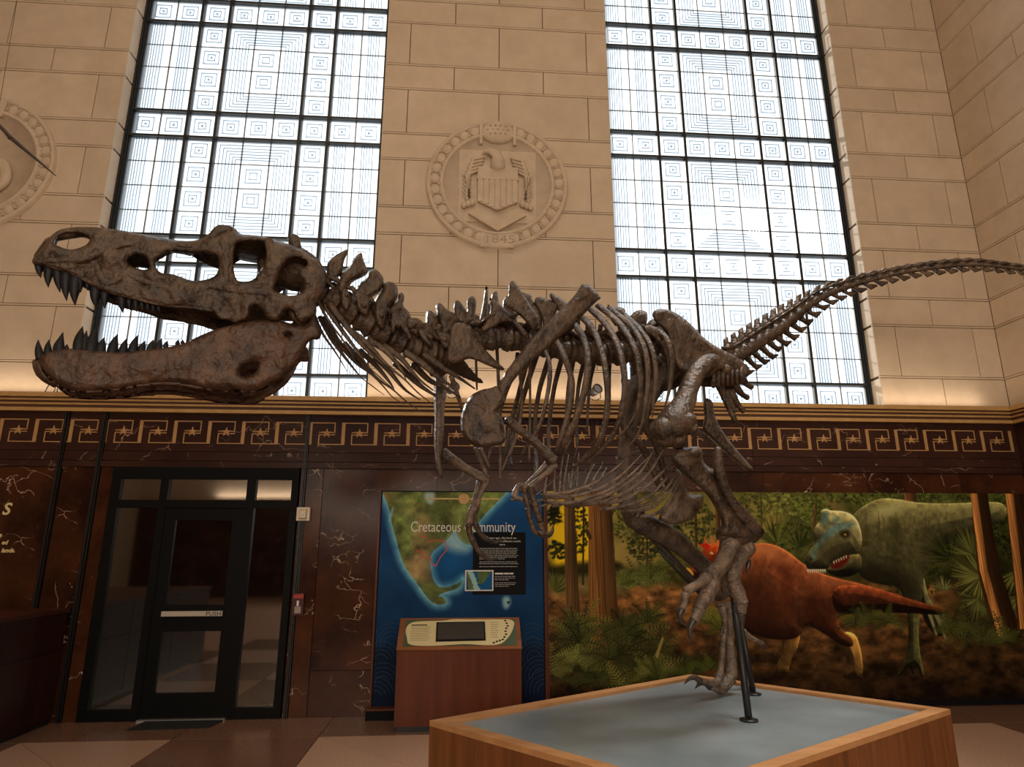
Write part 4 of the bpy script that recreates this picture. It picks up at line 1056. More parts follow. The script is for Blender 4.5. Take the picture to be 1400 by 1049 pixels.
ci.C = np.where(((uu+0.35*vv < 0.42+0.2*nn) & (uu+0.1*vv > 0.10))[..., None], np.array([96, 108, 66.])*(0.7+0.6*nn[..., None]), ci.C)
ci.C = np.where((np.abs(uu-0.40+0.25*vv) < 0.09*nn*2)[..., None], np.array([150, 190, 190.]), ci.C)
ci.C = np.where(((uu > 0.55-0.2*nn) & (uu+0.5*(1-vv) < 0.98) & (vv > 0.35))[..., None], np.array([84, 104, 62.])*(0.7+0.6*nn[..., None]), ci.C)
ci.build('inset_map', mp, OP)
for xa_, xb_ in ((0.318, 0.405), (0.412, 0.462), (0.468, 0.508)):
    tp('heading_word', (xa_, xb_, PY-0.0035, PY-0.002, 1.330, 1.345), M['white_text'], tb, OP)
for k in range(6):
    zz = 1.310-k*0.017-(0.012 if k > 2 else 0); x = 0.318; xe = 0.54-(0.08 if k in (2, 5) else 0.02*R_.random())
    while x < xe:
        w_ = 0.012+0.025*R_.random(); x2 = min(x+w_, xe)
        tp('text_word', (x, x2, PY-0.003, PY-0.002, zz-0.003, zz+0.003), M['grey_text'], tb, OP); x = x2+0.006

# ------------------------------------------------------------------ kiosk
kr = empty('kiosk', (-0.03, 6.5, 0)); tag(kr, 'cherry wood kiosk with a slanted top and dark touch screen below the map', 'kiosk')
OKK = (-0.03, 6.5, 0)
KX0, KX1 = -0.600, 0.542
KY0, KY1, KZ0, KZ1 = 6.36, 6.65, 0.695, 0.930
def kp(x, y, z): return (x-OKK[0], y-OKK[1], z)
m = MB()
m.add([kp(KX0, KY0, 0.05), kp(KX1, KY0, 0.05), kp(KX1, KY1, 0.05), kp(KX0, KY1, 0.05), kp(KX0, KY0, KZ0-0.02), kp(KX1, KY0, KZ0-0.02), kp(KX1, KY1, KZ1-0.02), kp(KX0, KY1, KZ1-0.02)],
      [(0, 3, 2, 1), (4, 5, 6, 7), (0, 1, 5, 4), (1, 2, 6, 5), (2, 3, 7, 6), (3, 0, 4, 7)])
m.build('body', M['cherry'], kr)
tp('plinth', (KX0+0.02, KX1-0.02, KY0+0.03, KY1, 0, 0.05), M['black'], kr, OKK)
SL = np.array([0, KY1-KY0, KZ1-KZ0]); SLn = np.array([0, -(KZ1-KZ0), KY1-KY0]); SLn = SLn/np.linalg.norm(SLn)
def on(uu, vv, h):   # along width 0..1, up the slope 0..1, height above the slope
    q = np.array([KX0+(KX1-KX0)*uu, KY0, KZ0])+SL*vv+SLn*h
    return tuple(q-np.array(OKK))
def slope(name, poly, h0, h1, mat):
    n = len(poly); m = MB()
    m.add([on(a, b, h0) for a, b in poly]+[on(a, b, h1) for a, b in poly], [tuple(range(n-1, -1, -1)), tuple(range(n, 2*n))]+[(i, (i+1) % n, (i+1) % n+n, i+n) for i in range(n)])
    return m.build(name, mat, kr)
slope('top_frame', [(-0.004, -0.02), (1.004, -0.02), (1.004, 1.02), (-0.004, 1.02)], -0.02, 0.0, M['cherry_light'])
slope('green_panel', [(0.045, 0.09), (0.965, 0.09), (0.965, 0.95), (0.045, 0.95)], 0.0, 0.004, M['green_print'])
wav = smooth_poly([(0.085, 0.10), (0.30, 0.08), (0.46, 0.12), (0.56, 0.14), (0.70, 0.08), (0.83, 0.09), (0.90, 0.32), (0.945, 0.60), (0.965, 0.93), (0.80, 0.94), (0.58, 0.94), (0.44, 0.96), (0.36, 0.90), (0.20, 0.90), (0.08, 0.86), (0.045, 0.62), (0.07, 0.35)], 2)
slope('cream_label', wav, 0.004, 0.008, M['cream_print'])
sc_ = slope('screen_bezel', [(0.305, 0.21), (0.712, 0.23), (0.708, 0.84), (0.302, 0.83)], 0.008, 0.018, M['panel_black'])
slope('screen', [(0.318, 0.25), (0.70, 0.265), (0.697, 0.805), (0.315, 0.795)], 0.018, 0.020, M['screen'])
RR = random.Random(9)
slope('text_heading', [(0.095, 0.745), (0.225, 0.745), (0.225, 0.775), (0.095, 0.775)], 0.008, 0.0095, M['panel_black'])
for k in range(9):
    b = 0.70-k*0.055
    slope('text_line', [(0.095, b), (0.23+0.04*RR.random(), b), (0.23+0.04*RR.random(), b+0.014), (0.095, b+0.014)], 0.008, 0.0092, plain('sepia', (0.28, 0.23, 0.12, 1), 0.6) if k == 0 else bpy.data.materials['sepia'])
for k in range(8):
    b = 0.82-k*0.07
    slope('text_line', [(0.755, b), (0.80+0.03*RR.random(), b), (0.80+0.03*RR.random(), b+0.014), (0.755, b+0.014)], 0.008, 0.0092, bpy.data.materials['sepia'])
for a, b in ((0.875, 0.86), (0.885, 0.77), (0.893, 0.68), (0.88, 0.60), (0.872, 0.50), (0.875, 0.40), (0.86, 0.31), (0.845, 0.23), (0.82, 0.20), (0.795, 0.17), (0.77, 0.13)):
    slope('creature_icon', [(a, b), (a+0.018, b+0.012), (a+0.014, b+0.05), (a+0.004, b+0.055), (a-0.004, b+0.03)], 0.008, 0.0092, M['panel_black'])

# ------------------------------------------------------------------ platform
ZP = 0.60
PC = [(-0.19, 4.24), (0.97, 2.96), (3.10, 4.27), (1.85, 5.53)]      # left, front, right, back corners
pcx, pcy = sum(q[0] for q in PC)/4, sum(q[1] for q in PC)/4
pr_ = empty('platform', (pcx, pcy, 0)); tag(pr_, 'low wooden platform with blue grey top carrying the skeleton', 'platform')
loc2 = [(x-pcx, y-pcy) for x, y in PC]
def inset(poly, d):
    out = []
    n = len(poly)
    for i in range(n):
        p0, p1, p2 = (np.array(poly[(i+k) % n]) for k in (-1, 0, 1))
        e1 = (p1-p0)/np.linalg.norm(p1-p0); e2 = (p2-p1)/np.linalg.norm(p2-p1)
        n1 = np.array([-e1[1], e1[0]]); n2 = np.array([-e2[1], e2[0]])
        b = (n1+n2); b = b/(b@n1)
        out.append(tuple(p1+b*d))
    return out
IN1 = inset(loc2, 0.085); IN2 = inset(loc2, 0.10)
for i in range(4):
    a, b = loc2[i], loc2[(i+1) % 4]; c, d = IN1[(i+1) % 4], IN1[i]
    m = MB(); m.hexa([a+(0,), b+(0,), c+(0,), d+(0,)], [a+(ZP-0.0,), b+(ZP-0.0,), c+(ZP-0.0,), d+(ZP-0.0,)])
    # only the side skin and a thin rim on top
    mm = MB(); ins_ = inset(loc2, 0.03)
    mm.hexa([a+(0.02,), b+(0.02,), ins_[(i+1) % 4]+(0.02,), ins_[i]+(0.02,)], [a+(ZP-0.03,), b+(ZP-0.03,), ins_[(i+1) % 4]+(ZP-0.03,), ins_[i]+(ZP-0.03,)])
    mm.build('side_board', M['platform_wood'], pr_)
    rm = MB(); rm.hexa([a+(ZP-0.03,), b+(ZP-0.03,), c+(ZP-0.03,), d+(ZP-0.03,)], [a+(ZP,), b+(ZP,), c+(ZP,), d+(ZP,)])
    rm.build('rim', M['platform_trim'], pr_)
m = MB(); m.hexa([q+(ZP-0.06,) for q in IN2], [q+(ZP-0.018,) for q in IN2]); m.build('top', M['platform_top'], pr_)
m = MB(); m.hexa([q+(0.0,) for q in inset(loc2, 0.05)], [q+(ZP-0.061,) for q in inset(loc2, 0.05)]); m.build('core', M['black'], pr_)

# ------------------------------------------------------------------ spot lamps standing on the cornice
def spot(x, label, yaw):
    r = empty('spot_lamp', (x, 6.905, 3.172)); tag(r, label, 'lamp', 'spot lamps on the cornice')
    m = MB(); m.lathe([(0.0, 0.0), (0.035, 0.0), (0.035, 0.012), (0.0, 0.012)], (0, 0, 0), (0, 0, 1), 14); m.build('base', M['black'], r)
    m = MB()
    for s in (-1, 1): m.tube([(s*0.015, 0, 0.01), (s*0.062, 0, 0.04), (s*0.062, 0, 0.12)], 0.006, seg=6)
    m.build('yoke', M['black'], r)
    d = Vector((math.sin(yaw), -math.cos(yaw), 0.25)).normalized()
    m = MB(); m.lathe([(0.0, -0.07), (0.035, -0.07), (0.045, -0.05), (0.052, 0.03), (0.058, 0.05), (0.058, 0.07), (0.050, 0.07), (0.048, 0.05), (0.0, 0.045)], (0, 0, 0.12), d, 18); c = m.build('lamp_housing', M['black'], r, True)
    m = MB(); m.lathe([(0.0, 0.062), (0.047, 0.055)], (0, 0, 0.12), d, 16); m.build('lens', plain('lamp_lens', (0.25, 0.26, 0.28, 1), 0.1), c, True)
for px_, lb, yw in ((813, 'black spot lamp on the cornice seen between the middle ribs', 0.4), (897, 'black spot lamp on the cornice right behind the last ribs', -0.3), (618, 'black spot lamp on the cornice behind the shoulder', 0.6)):
    spot(px2plane([(px_, 527)], 6.905)[0][0], lb, yw)
# loose cable ends on the cornice under the snout
for k, (x0, dx, lb) in enumerate(((-4.42, 0.06, 'leftmost short loop of black cable on the cornice below the snout'), (-4.22, -0.05, 'middle loop of black cable on the cornice below the snout'), (-4.06, 0.05, 'rightmost small loop of black cable on the cornice below the chin'))):
    m = MB()
    q = catmull([(x0, 6.90, 3.178), (x0+dx*0.4, 6.90, 3.25), (x0+dx, 6.90, 3.30-0.03*k), (x0+dx*1.6, 6.90, 3.24), (x0+dx*1.5, 6.90, 3.18)], 5)
    m.tube(q, 0.006, seg=5)
    tag(m.build('cable_loop', M['black']), lb, 'cable', 'cable loops on the cornice')

# tip of a hanging wing bone at the upper left
hb = empty('hanging_bone', (-3.85, 5.0, 4.93)); tag(hb, 'thin dark wing bone of another hanging skeleton at the upper left', 'bone')
pa = [np.array([x+3.85, 0, z-4.93]) for x, z in px2plane([(-40, 140), (-5, 168), (14, 188), (50, 218), (77, 241)], 5.0)]
m = MB(); q = catmull(pa[:3], 5); m.tube(q, np.linspace(0.012, 0.017, len(q)), seg=7); m.build('wing_phalanx', M['claw'], hb, True)
m = MB(); q = catmull(pa[2:], 5); m.tube(q, np.linspace(0.019, 0.004, len(q)), seg=7); m.build('wing_phalanx', M['claw'], hb, True)
m = MB(); m.ball(pa[2], 0.022, 8, 6); m.build('joint', M['claw'], hb, True)
m = MB(); m.tube([pa[1], pa[1]+np.array([-0.3, 0, 6.4])], 0.002, seg=5); m.build('wire', M['black'], hb)

# ------------------------------------------------------------------ the mounted tyrannosaur skeleton
TH = rad(20.0)                                        # the body runs obliquely to the wall, head towards the viewer
FWD = np.array([-math.cos(TH), -math.sin(TH), 0.0])   # towards the snout
NRM = np.array([math.sin(TH), -math.cos(TH), 0.0])    # the flank that faces the viewer
ZUP = np.array([0, 0, 1.0])
MID = np.array([1.88, 4.9, 0.0])+0.22*NRM             # a point of the sagittal plane
def Pv(X, Y, lat):                                    # point at distance lat from the sagittal plane
    X, Y, lat = np.broadcast_arrays(np.asarray(X, float), np.asarray(Y, float), np.asarray(lat, float))
    d = FW*F_PX+RT*(X[..., None]-700)+UP*(524.5-Y[..., None])
    k = ((MID-CAMP)@NRM+lat)/(d@NRM)
    return CAMP+d*k[..., None]
def mpx(q): return ((np.asarray(q)-CAMP)@FW)/F_PX     # metres per pixel at a point
def flip(V):
    V = np.asarray(V, float); return V-2*((V-MID)@NRM)[..., None]*NRM

sk = empty('tyrannosaur_skeleton', (MID[0], MID[1], 0.582)); tag(sk, 'mounted brown tyrannosaur skeleton with open jaws on the wooden platform', 'skeleton')
SO = np.array([MID[0], MID[1], 0.582])
def bobj(name, mb, mat='bone', parent=None, label=None):
    mb.v = [tuple(np.array(q)-SO) for q in mb.v]
    o = mb.build(name, M[mat], sk if parent is None else parent, True)
    if label: o['label'] = label
    return o

def vnoise(x, y, s, seed):
    g = np.random.default_rng(seed).random((64, 64)); u = np.asarray(x)/s; v = np.asarray(y)/s
    i = np.floor(u).astype(int); j = np.floor(v).astype(int); a = u-i; b = v-j
    G = lambda p, q: g[q % 64, p % 64]
    return G(i, j)*(1-a)*(1-b)+G(i+1, j)*a*(1-b)+G(i, j+1)*(1-a)*b+G(i+1, j+1)*a*b-0.5

def plate(mb, out, holes=(), lat=0.0, th=0.03, edge=8, step=5, bump=0.006, mirror=False, both=False, sm=2, seed=1):
    """an organic plate of bone: outline and holes, rounded towards its edges, at distance lat from the midline"""
    loops = [smooth_poly(p_, sm) for p_ in [out]+list(holes)]
    V = []; E_ = []
    for lp in loops:
        pts = []
        n = len(lp)
        for i in range(n):
            a, b = np.array(lp[i]), np.array(lp[(i+1) % n]); L = np.linalg.norm(b-a)
            k = max(1, int(L/step+0.5))
            pts += [a+(b-a)*t/k for t in range(k)]
        keep = [pts[0]]
        for q in pts[1:]:
            if np.linalg.norm(q-keep[-1]) > step*0.4: keep.append(q)
        b0 = len(V); V += keep; E_ += [(b0+i, b0+(i+1) % len(keep)) for i in range(len(keep))]
    A = np.array(loops[0]); x0, y0 = A.min(0); x1, y1 = A.max(0)
    gx, gy = np.meshgrid(np.arange(x0, x1, step), np.arange(y0, y1, step*0.87))
    gx = gx+((np.arange(gx.shape[0]) % 2)*step*0.5)[:, None]
    gx, gy = gx.ravel(), gy.ravel()
    def ok(x, y):
        r = inside(x, y, loops[0])
        for h in loops[1:]: r &= ~inside(x, y, h)
        return r
    def bd(x, y):
        d = segdist(x, y, loops[0])
        for h in loops[1:]: d = np.minimum(d, segdist(x, y, h))
        return d
    kp_ = ok(gx, gy) & (bd(gx, gy) > step*0.5)
    V += list(np.stack([gx[kp_], gy[kp_]], -1))
    res = delaunay_2d_cdt([Vector((float(q[0]), float(q[1]))) for q in V], E_, [], 0, 1e-4)
    P2 = np.array([(q.x, q.y) for q in res[0]]); T = np.array([f for f in res[2] if len(f) == 3])
    cen = P2[T].mean(1); T = T[ok(cen[:, 0], cen[:, 1])]
    x, y = P2[:, 0], P2[:, 1]
    d = bd(x, y); d[d < step*0.12] = 0
    t = np.minimum(d/edge, 1)
    h = th*np.sqrt(1-(1-t)**2)
    L = lat(x, y) if callable(lat) else np.full(len(x), float(lat))
    bp = bump*(vnoise(x, y, 11, seed)*1.2+vnoise(x, y, 4.5, seed+1)*0.8+vnoise(x, y, 24, seed+2)*2.0)*t
    Fv = Pv(x, y, L+h+bp); Bv = Pv(x, y, L-h+bp)
    n = len(x)
    a = P2[T]; cr = (a[:, 1, 0]-a[:, 0, 0])*(a[:, 2, 1]-a[:, 0, 1])-(a[:, 1, 1]-a[:, 0, 1])*(a[:, 2, 0]-a[:, 0, 0])
    T = np.where((cr > 0)[:, None], T[:, ::-1], T)      # front faces turn to the viewer's side
    bi = np.where(d <= 0, np.arange(n), np.arange(n)+n)
    FF = np.vstack([T, bi[T][:, ::-1]])
    AV = np.vstack([Fv, Bv])
    if not mirror: mb.add(AV, FF)
    if mirror or both: mb.add(flip(AV), FF[:, ::-1])

def bone(pts, mb=None, sub=4, seg=10, rough=0.035, flat=1.0, mirror=False):
    """tube through (px, py, lat, r_px[, r_lat_factor])"""
    own = mb is None
    mb = mb or MB()
    A = np.array([tuple(q)+((flat,) if len(q) < 5 else ()) for q in pts], float)
    A = catmull(A, sub)
    C = Pv(A[:, 0], A[:, 1], A[:, 2]); r = np.maximum(A[:, 3], 0.4)*mpx(C)
    if mirror: C = flip(C)
    mb.tube(C, r, r*A[:, 4], ref=NRM, seg=seg, rough=rough)
    return mb

A_ = lambda *p: K(0, 280, 0.342857, p)
B_ = lambda *p: K(430, 330, 0.2193, p)
C_ = lambda *p: K(600, 380, 0.14296, p)
D_ = lambda *p: K(580, 370, 0.33358, p)
E2 = lambda *p: K(820, 380, 0.2860, p)
F_ = lambda *p: K(720, 560, 0.18571, p)
G_ = lambda *p: K(900, 700, 0.24781, p)
H_ = lambda *p: K(880, 560, 0.19068, p)
I_ = lambda *p: K(570, 520, 0.24786, p)
T_ = lambda *p: K(1000, 350, 0.18113, p)
T2 = lambda *p: K(1100, 200, 0.21444, p)
def S(pts, s):      # scale the radius given in crop pixels
    return [(q[0], q[1], q[2], q[3]*s)+tuple(q[4:]) for q in pts]

# ---- skull
SK_OUT = A_((125,225),(140,200),(165,172),(190,140),(215,112),(250,94),(320,87),(400,90),(470,100),(560,115),(640,130),(700,142),(760,145),(800,138),(830,118),(855,92),(880,80),(915,82),(940,96),(958,118),(1000,120),(1050,125),(1100,140),(1160,160),(1200,178),(1240,205),(1275,235),(1296,270),(1304,305),(1295,340),(1275,370),(1258,400),(1264,430),(1245,452),(1222,462),(1200,474),(1182,462),(1170,430),(1150,414),(1128,440),(1108,462),(1085,462),(1066,452),(1040,418),(1024,398),(1002,408),(998,440),(972,466),(955,462),(945,476),(928,470),(910,456),(890,462),(868,450),(850,426),(800,418),(720,410),(640,405),(560,382),(500,372),(440,356),(400,345),(360,322),(330,302),(300,286),(260,270),(220,258),(190,250),(160,242),(135,240))
SK_H = [A_((216,158),(222,140),(236,124),(265,113),(310,113),(345,120),(360,136),(348,158),(318,172),(285,180),(256,174)),
        A_((503,218),(520,208),(548,203),(578,212),(594,230),(597,250),(580,261),(552,256),(525,246)),
        A_((614,228),(640,204),(680,189),(720,186),(780,193),(840,199),(868,207),(877,225),(872,252),(862,282),(830,297),(790,304),(760,302),(720,288),(690,276),(650,275),(628,262)),
        A_((933,165),(960,148),(1010,140),(1055,148),(1064,185),(1050,240),(1022,290),(1000,304),(962,309),(940,298),(930,250)),
        A_((1150,216),(1188,206),(1226,222),(1224,246),(1196,256),(1190,280),(1211,310),(1214,346),(1186,361),(1140,364),(1098,352),(1092,330),(1112,288),(1128,250))]
TOPX = np.array([42, 60, 80, 110, 160, 220, 260, 285, 302, 330, 360, 400, 425, 440, 450]); TOPY = np.array([352, 325, 316, 310, 314, 325, 329, 318, 308, 321, 323, 335, 348, 368, 392])
HWX = np.array([40, 60, 90, 150, 250, 300, 340, 400, 450]); HWY = np.array([0.025, 0.042, 0.055, 0.082, 0.125, 0.165, 0.215, 0.27, 0.26])
def sk_lat(x, y):
    w = np.interp(x, HWX, HWY); top = np.interp(x, TOPX, TOPY)
    s = np.clip((y-top)/38.0, 0, 1)
    k = np.interp(x, [60, 250, 300, 440], [0.30, 0.34, 0.62, 0.62])
    return w*(k+(1-k)*np.sqrt(1-(1-s)**2))
sm_ = MB()
plate(sm_, SK_OUT, SK_H, sk_lat, th=0.028, edge=7, step=3.4, bump=0.022, sm=1, seed=3)
def grow(poly, k, dy):
    q = np.array([p_[:2] for p_ in poly]); c = q.mean(0); return [tuple(c+(w-c)*k+np.array([0, dy])) for w in q]
plate(sm_, SK_OUT, [grow(SK_H[0], 1.10, -3), grow(SK_H[1], 1.2, -3), grow(SK_H[2], 1.22, -9), grow(SK_H[3], 1.14, -2), SK_H[4]], sk_lat, th=0.022, edge=5, step=4, bump=0.015, mirror=True, sm=1, seed=4)
# roof over the two halves
ux = np.concatenate([np.linspace(47, 110, 10), np.linspace(118, 440, 40)])
uy = np.interp(ux, TOPX, TOPY)
wl = np.array([float(sk_lat(np.array([a]), np.array([b+2]))[0]) for a, b in zip(ux, uy)])
ring = []
for a, b, w in zip(ux, uy, wl):
    c = Pv(a, b+2.0, w)-NRM*w
    ring.append([c+NRM*w*math.cos(t)*1.02+ZUP*(0.020*math.sin(t)-0.012) for t in np.linspace(0, 2*math.pi, 12, endpoint=False)])
RV = np.array(ring); nR, kR = RV.shape[:2]
sm_.add(RV.reshape(-1, 3), [(i*kR+k, (i+1)*kR+k, (i+1)*kR+(k+1) % kR, i*kR+(k+1) % kR) for i in range(nR-1) for k in range(kR)])
# braincase, palate and the back of the head
def blob(mb, px_, py_, lat, rx, ry, rl, seg=12):
    c = Pv(px_, py_, lat); k = mpx(c)
    b = MB(); b.ball((0, 0, 0), 1.0, seg, 8)
    V = np.array(b.v); V = V*(1+0.10*(rng.random((len(V), 1))-0.5))
    mb.add(c+FWD*(V[:, :1]*rx*k)+ZUP*(V[:, 2:]*ry*k)+NRM*(V[:, 1:2]*rl), b.f)
blob(sm_, 402, 368, 0.0, 40, 30, 0.15); blob(sm_, 346, 338, 0.0, 32, 11, 0.12); blob(sm_, 424, 388, 0.0, 14, 32, 0.20)
blob(sm_, 362, 356, -0.08, 10, 24, 0.04)
bone(A_((200,245,0.0,4,3.5),(330,290,0.0,4,5),(500,356,0.0,3,7),(700,392,0.0,3,9),(900,425,0.0,4,10),(1050,425,0.0,4,10),(1180,430,0.0,4,10)), sm_, seg=8)
for s in (1, -1):
    bone([(q[0], q[1], q[2]*s, q[3]*0.343) for q in A_((1150,400,0.20,22),(1180,440,0.22,26),(1210,468,0.22,22))], sm_)
    bone([(q[0], q[1], q[2]*s, q[3]*0.343) for q in A_((1010,330,0.10,14),(1045,395,0.10,16),(1080,455,0.12,12))], sm_)
def ridge(pts, off=0.026):
    q = A_(*pts)
    for s in (1, -1):
        bone([(a, b, s*(float(sk_lat(np.array([a]), np.array([b]))[0])+off), r*0.343, 0.7) for a, b, r in q], sm_, seg=7, rough=0.08)
ridge([(150,215,12),(230,225,14),(330,215,16),(400,190,14),(470,165,12),(560,150,12),(660,158,10),(760,165,10)])
ridge([(385,235,10),(400,280,16),(430,315,18),(480,290,12),(505,262,8)], 0.020)
ridge([(500,270,8),(560,300,14),(640,325,15),(730,335,16),(820,325,16),(900,330,20),(980,345,20),(1060,350,18),(1150,378,16),(1230,385,14)], 0.018)
ridge([(905,120,16),(905,180,18),(903,250,20),(905,310,16)], 0.012)
ridge([(1070,140,18),(1085,200,22),(1070,260,20),(1030,310,16)], 0.014)
ridge([(1245,225,14),(1268,280,20),(1262,330,18),(1240,380,16)], 0.008)
ridge([(190,242,8),(280,268,9),(360,310,9),(440,345,9),(540,372,9),(640,396,9),(760,408,9),(850,420,10)], 0.010)
ridge([(840,130,14),(880,98,20),(925,105,16)], 0.02)
skull = bobj('skull', sm_, 'bone')
occ = MB()
for s in (1, -1):
    bone([(q[0], q[1], q[2]*s, q[3]*0.343) for q in A_((1180,175,0.06,22),(1172,145,0.06,24),(1178,125,0.06,16))], occ)
bobj('crest_knob', occ, 'bone', skull)

def tooth(p0, p1, lat, w, par, s=1, back=0.25):
    """curved cone from gum p0 to tip p1, w half width at the gum"""
    p0, p1 = np.array(p0), np.array(p1); d = p1-p0
    midp = p0+d*0.5+np.array([-1, 0])*np.linalg.norm(d)*0.10
    A = []
    for t in np.linspace(-0.18, 1, 8):
        q = (1-t)**2*p0+2*t*(1-t)*midp+t*t*p1 if t > 0 else p0+d*t
        A.append((q[0], q[1], lat*s, max(0.25, 1.15*w*(1-max(t, 0)**1.9))))
    m = bone(A, None, 1, 8, 0.0, 0.75)
    return bobj('tooth', m, 'tooth', par)
UT = [((155,236),(163,292),13),((198,254),(193,330),16),((232,262),(240,350),16),((268,276),(266,384),19),((306,288),(300,402),22),((318,296),(322,350),16),((350,318),(350,342),9),((383,338),(382,410),18),((421,348),(419,414),15),((487,368),(491,432),15),((516,374),(518,420),10),((542,380),(545,428),11),((567,386),(570,425),9),((590,392),(592,428),9),((611,398),(613,430),8),((634,402),(635,430),8)]
LT = [((160,606),(153,538),14),((192,592),(196,538),13),((226,582),(231,535),12),((238,580),(252,508),15),((266,574),(268,556),7),((316,572),(330,485),20),((342,576),(346,502),14),((364,580),(388,487),22),((402,586),(417,528),16),((448,590),(470,515),18),((490,590),(507,532),15),((530,584),(550,520),16),((563,581),(580,543),13),((600,576),(612,538),12),((632,572),(646,532),12),((660,566),(669,542),9),((708,556),(712,538),8),((728,552),(729,538),7)]
def hw_at(x): return float(np.interp(x, HWX, HWY))-0.015
for a, b, w in UT:
    a, b = A_(a, b)
    for s in (1, -1): tooth(a, b, hw_at(a[0]), w*0.343*(1 if s > 0 else 0.9), skull, s)

# ---- lower jaw
LJ_OUT = A_((150,610),(165,596),(200,586),(240,576),(300,572),(350,578),(420,586),(480,590),(560,581),(640,572),(700,562),(740,551),(790,525),(850,500),(900,485),(950,472),(1000,462),(1060,457),(1110,459),(1160,474),(1200,480),(1222,474),(1232,450),(1250,450),(1262,470),(1279,490),(1283,520),(1270,541),(1245,536),(1226,552),(1215,580),(1190,625),(1160,665),(1120,695),(1080,713),(1050,736),(1010,751),(980,753),(940,741),(900,748),(850,742),(780,727),(700,712),(620,712),(540,724),(460,740),(380,747),(300,749),(260,741),(220,712),(180,672),(156,642))
LJ_H = [A_((948,670),(975,647),(1008,632),(1031,629),(1027,660),(1005,680),(972,688)), A_((1133,520),(1148,511),(1164,518),(1161,536),(1146,528))]
LWX = np.array([48, 60, 90, 160, 260, 340, 440]); LWY = np.array([0.03, 0.055, 0.075, 0.10, 0.14, 0.19, 0.24])
def lj_lat(x, y):
    w = np.interp(x, LWX, LWY); bot = np.interp(x, [50, 75, 120, 250, 330, 380, 420], [500, 526, 534, 524, 536, 522, 490])
    s = np.clip((bot-y)/24.0, 0, 1)
    return w*(0.80+0.20*np.sqrt(1-(1-s)**2))
jm = MB()
plate(jm, LJ_OUT, LJ_H, lj_lat, th=0.034, edge=9, step=3.8, bump=0.016, both=True, sm=1, seed=13)
bone([(54, 492, 0.0, 9, 1.0), (62, 508, 0.0, 12, 1.2), (80, 522, 0.0, 10, 1.6)], jm)
jaw = bobj('lower_jaw', jm, 'bone_jaw')
lm = MB(); plate(lm, A_((160,640),(185,668),(225,708),(262,735),(320,742),(400,735),(480,728),(560,712),(640,702),(720,706),(800,722),(880,738),(950,735),(1010,742),(1060,725),(1085,712),(1060,735),(1012,753),(950,748),(880,750),(790,736),(700,722),(620,722),(540,732),(460,745),(380,752),(290,752),(250,742),(210,712),(172,672)), [], lambda x, y: lj_lat(x, y)*0.97+0.012, th=0.022, edge=2.5, step=3.2, bump=0.002, both=True, sm=1)
bobj('jaw_edge', lm, 'bone_jaw', jaw)
for a, b, w in LT:
    a, b = A_(a, b)
    for s in (1, -1): tooth(a, b, float(np.interp(a[0], LWX, LWY))-0.01, w*0.343*(1 if s > 0 else 0.9), jaw, s)

# ---- vertebrae
def vertebra(mb, c, T, Uv, L, r, sp=(0.1, 0.08, 0.2), tr=(0.1, 0.03, 0.0), zyg=True):
    """centrum with arch, spine and processes: T points to the tail, Uv up"""
    c = np.asarray(c, float); T = T/np.linalg.norm(T); Sd = np.cross(T, Uv); Sd /= np.linalg.norm(Sd); Uv = np.cross(Sd, T)
    j = lambda: 1+0.12*(rng.random()-0.5)
    zz = np.array([-0.5, -0.42, -0.2, 0.0, 0.2, 0.42, 0.5]); rr = np.array([0.86, 1.0, 0.84, 0.76, 0.84, 1.0, 0.86])
    mb.tube([c+T*L*a for a in zz], r*rr*j(), r*rr*0.95*j(), ref=Uv, seg=12, rough=0.04)
    h, w, lean = sp
    b0 = c+Uv*r*0.55
    mb.tube([b0, c+Uv*r*1.35, c+Uv*r*1.7+T*lean*r*0.3], [L*0.34, L*0.30, L*0.24], [r*0.62, r*0.42, r*0.26], ref=Sd, seg=9, rough=0.05)
    if h > 0:
        t0 = c+Uv*r*1.3
        mb.tube([t0, t0+Uv*h*0.5+T*lean*h*0.4, t0+Uv*h*0.86+T*lean*h*0.8, t0+Uv*h+T*lean*h], [w*0.5, w*0.46, w*0.54, w*0.40], [r*0.22, r*0.16, r*0.22, r*0.16], ref=Sd, seg=9, rough=0.06)
    l, up, bk = tr
    if l > 0:
        for s in (-1, 1):
            q0 = c+Uv*r*1.05+Sd*s*r*0.4
            mb.tube([q0, q0+Sd*s*l*0.5+Uv*up*0.6+T*bk*0.4, q0+Sd*s*l+Uv*up+T*bk], [L*0.24, L*0.20, L*0.16], [r*0.22, r*0.17, r*0.13], ref=Uv, seg=8, rough=0.06)
    if zyg:
        for s in (-1, 1):
            for e in (-1, 1):
                q0 = c+Uv*r*1.25+Sd*s*r*0.3
                mb.tube([q0, q0+T*e*L*0.42+Sd*s*r*0.25+Uv*r*0.15, q0+T*e*L*0.66+Sd*s*r*0.28+Uv*r*(0.25 if e < 0 else 0.1)], [r*0.20, r*0.19, r*0.14], ref=Uv, seg=7, rough=0.06)

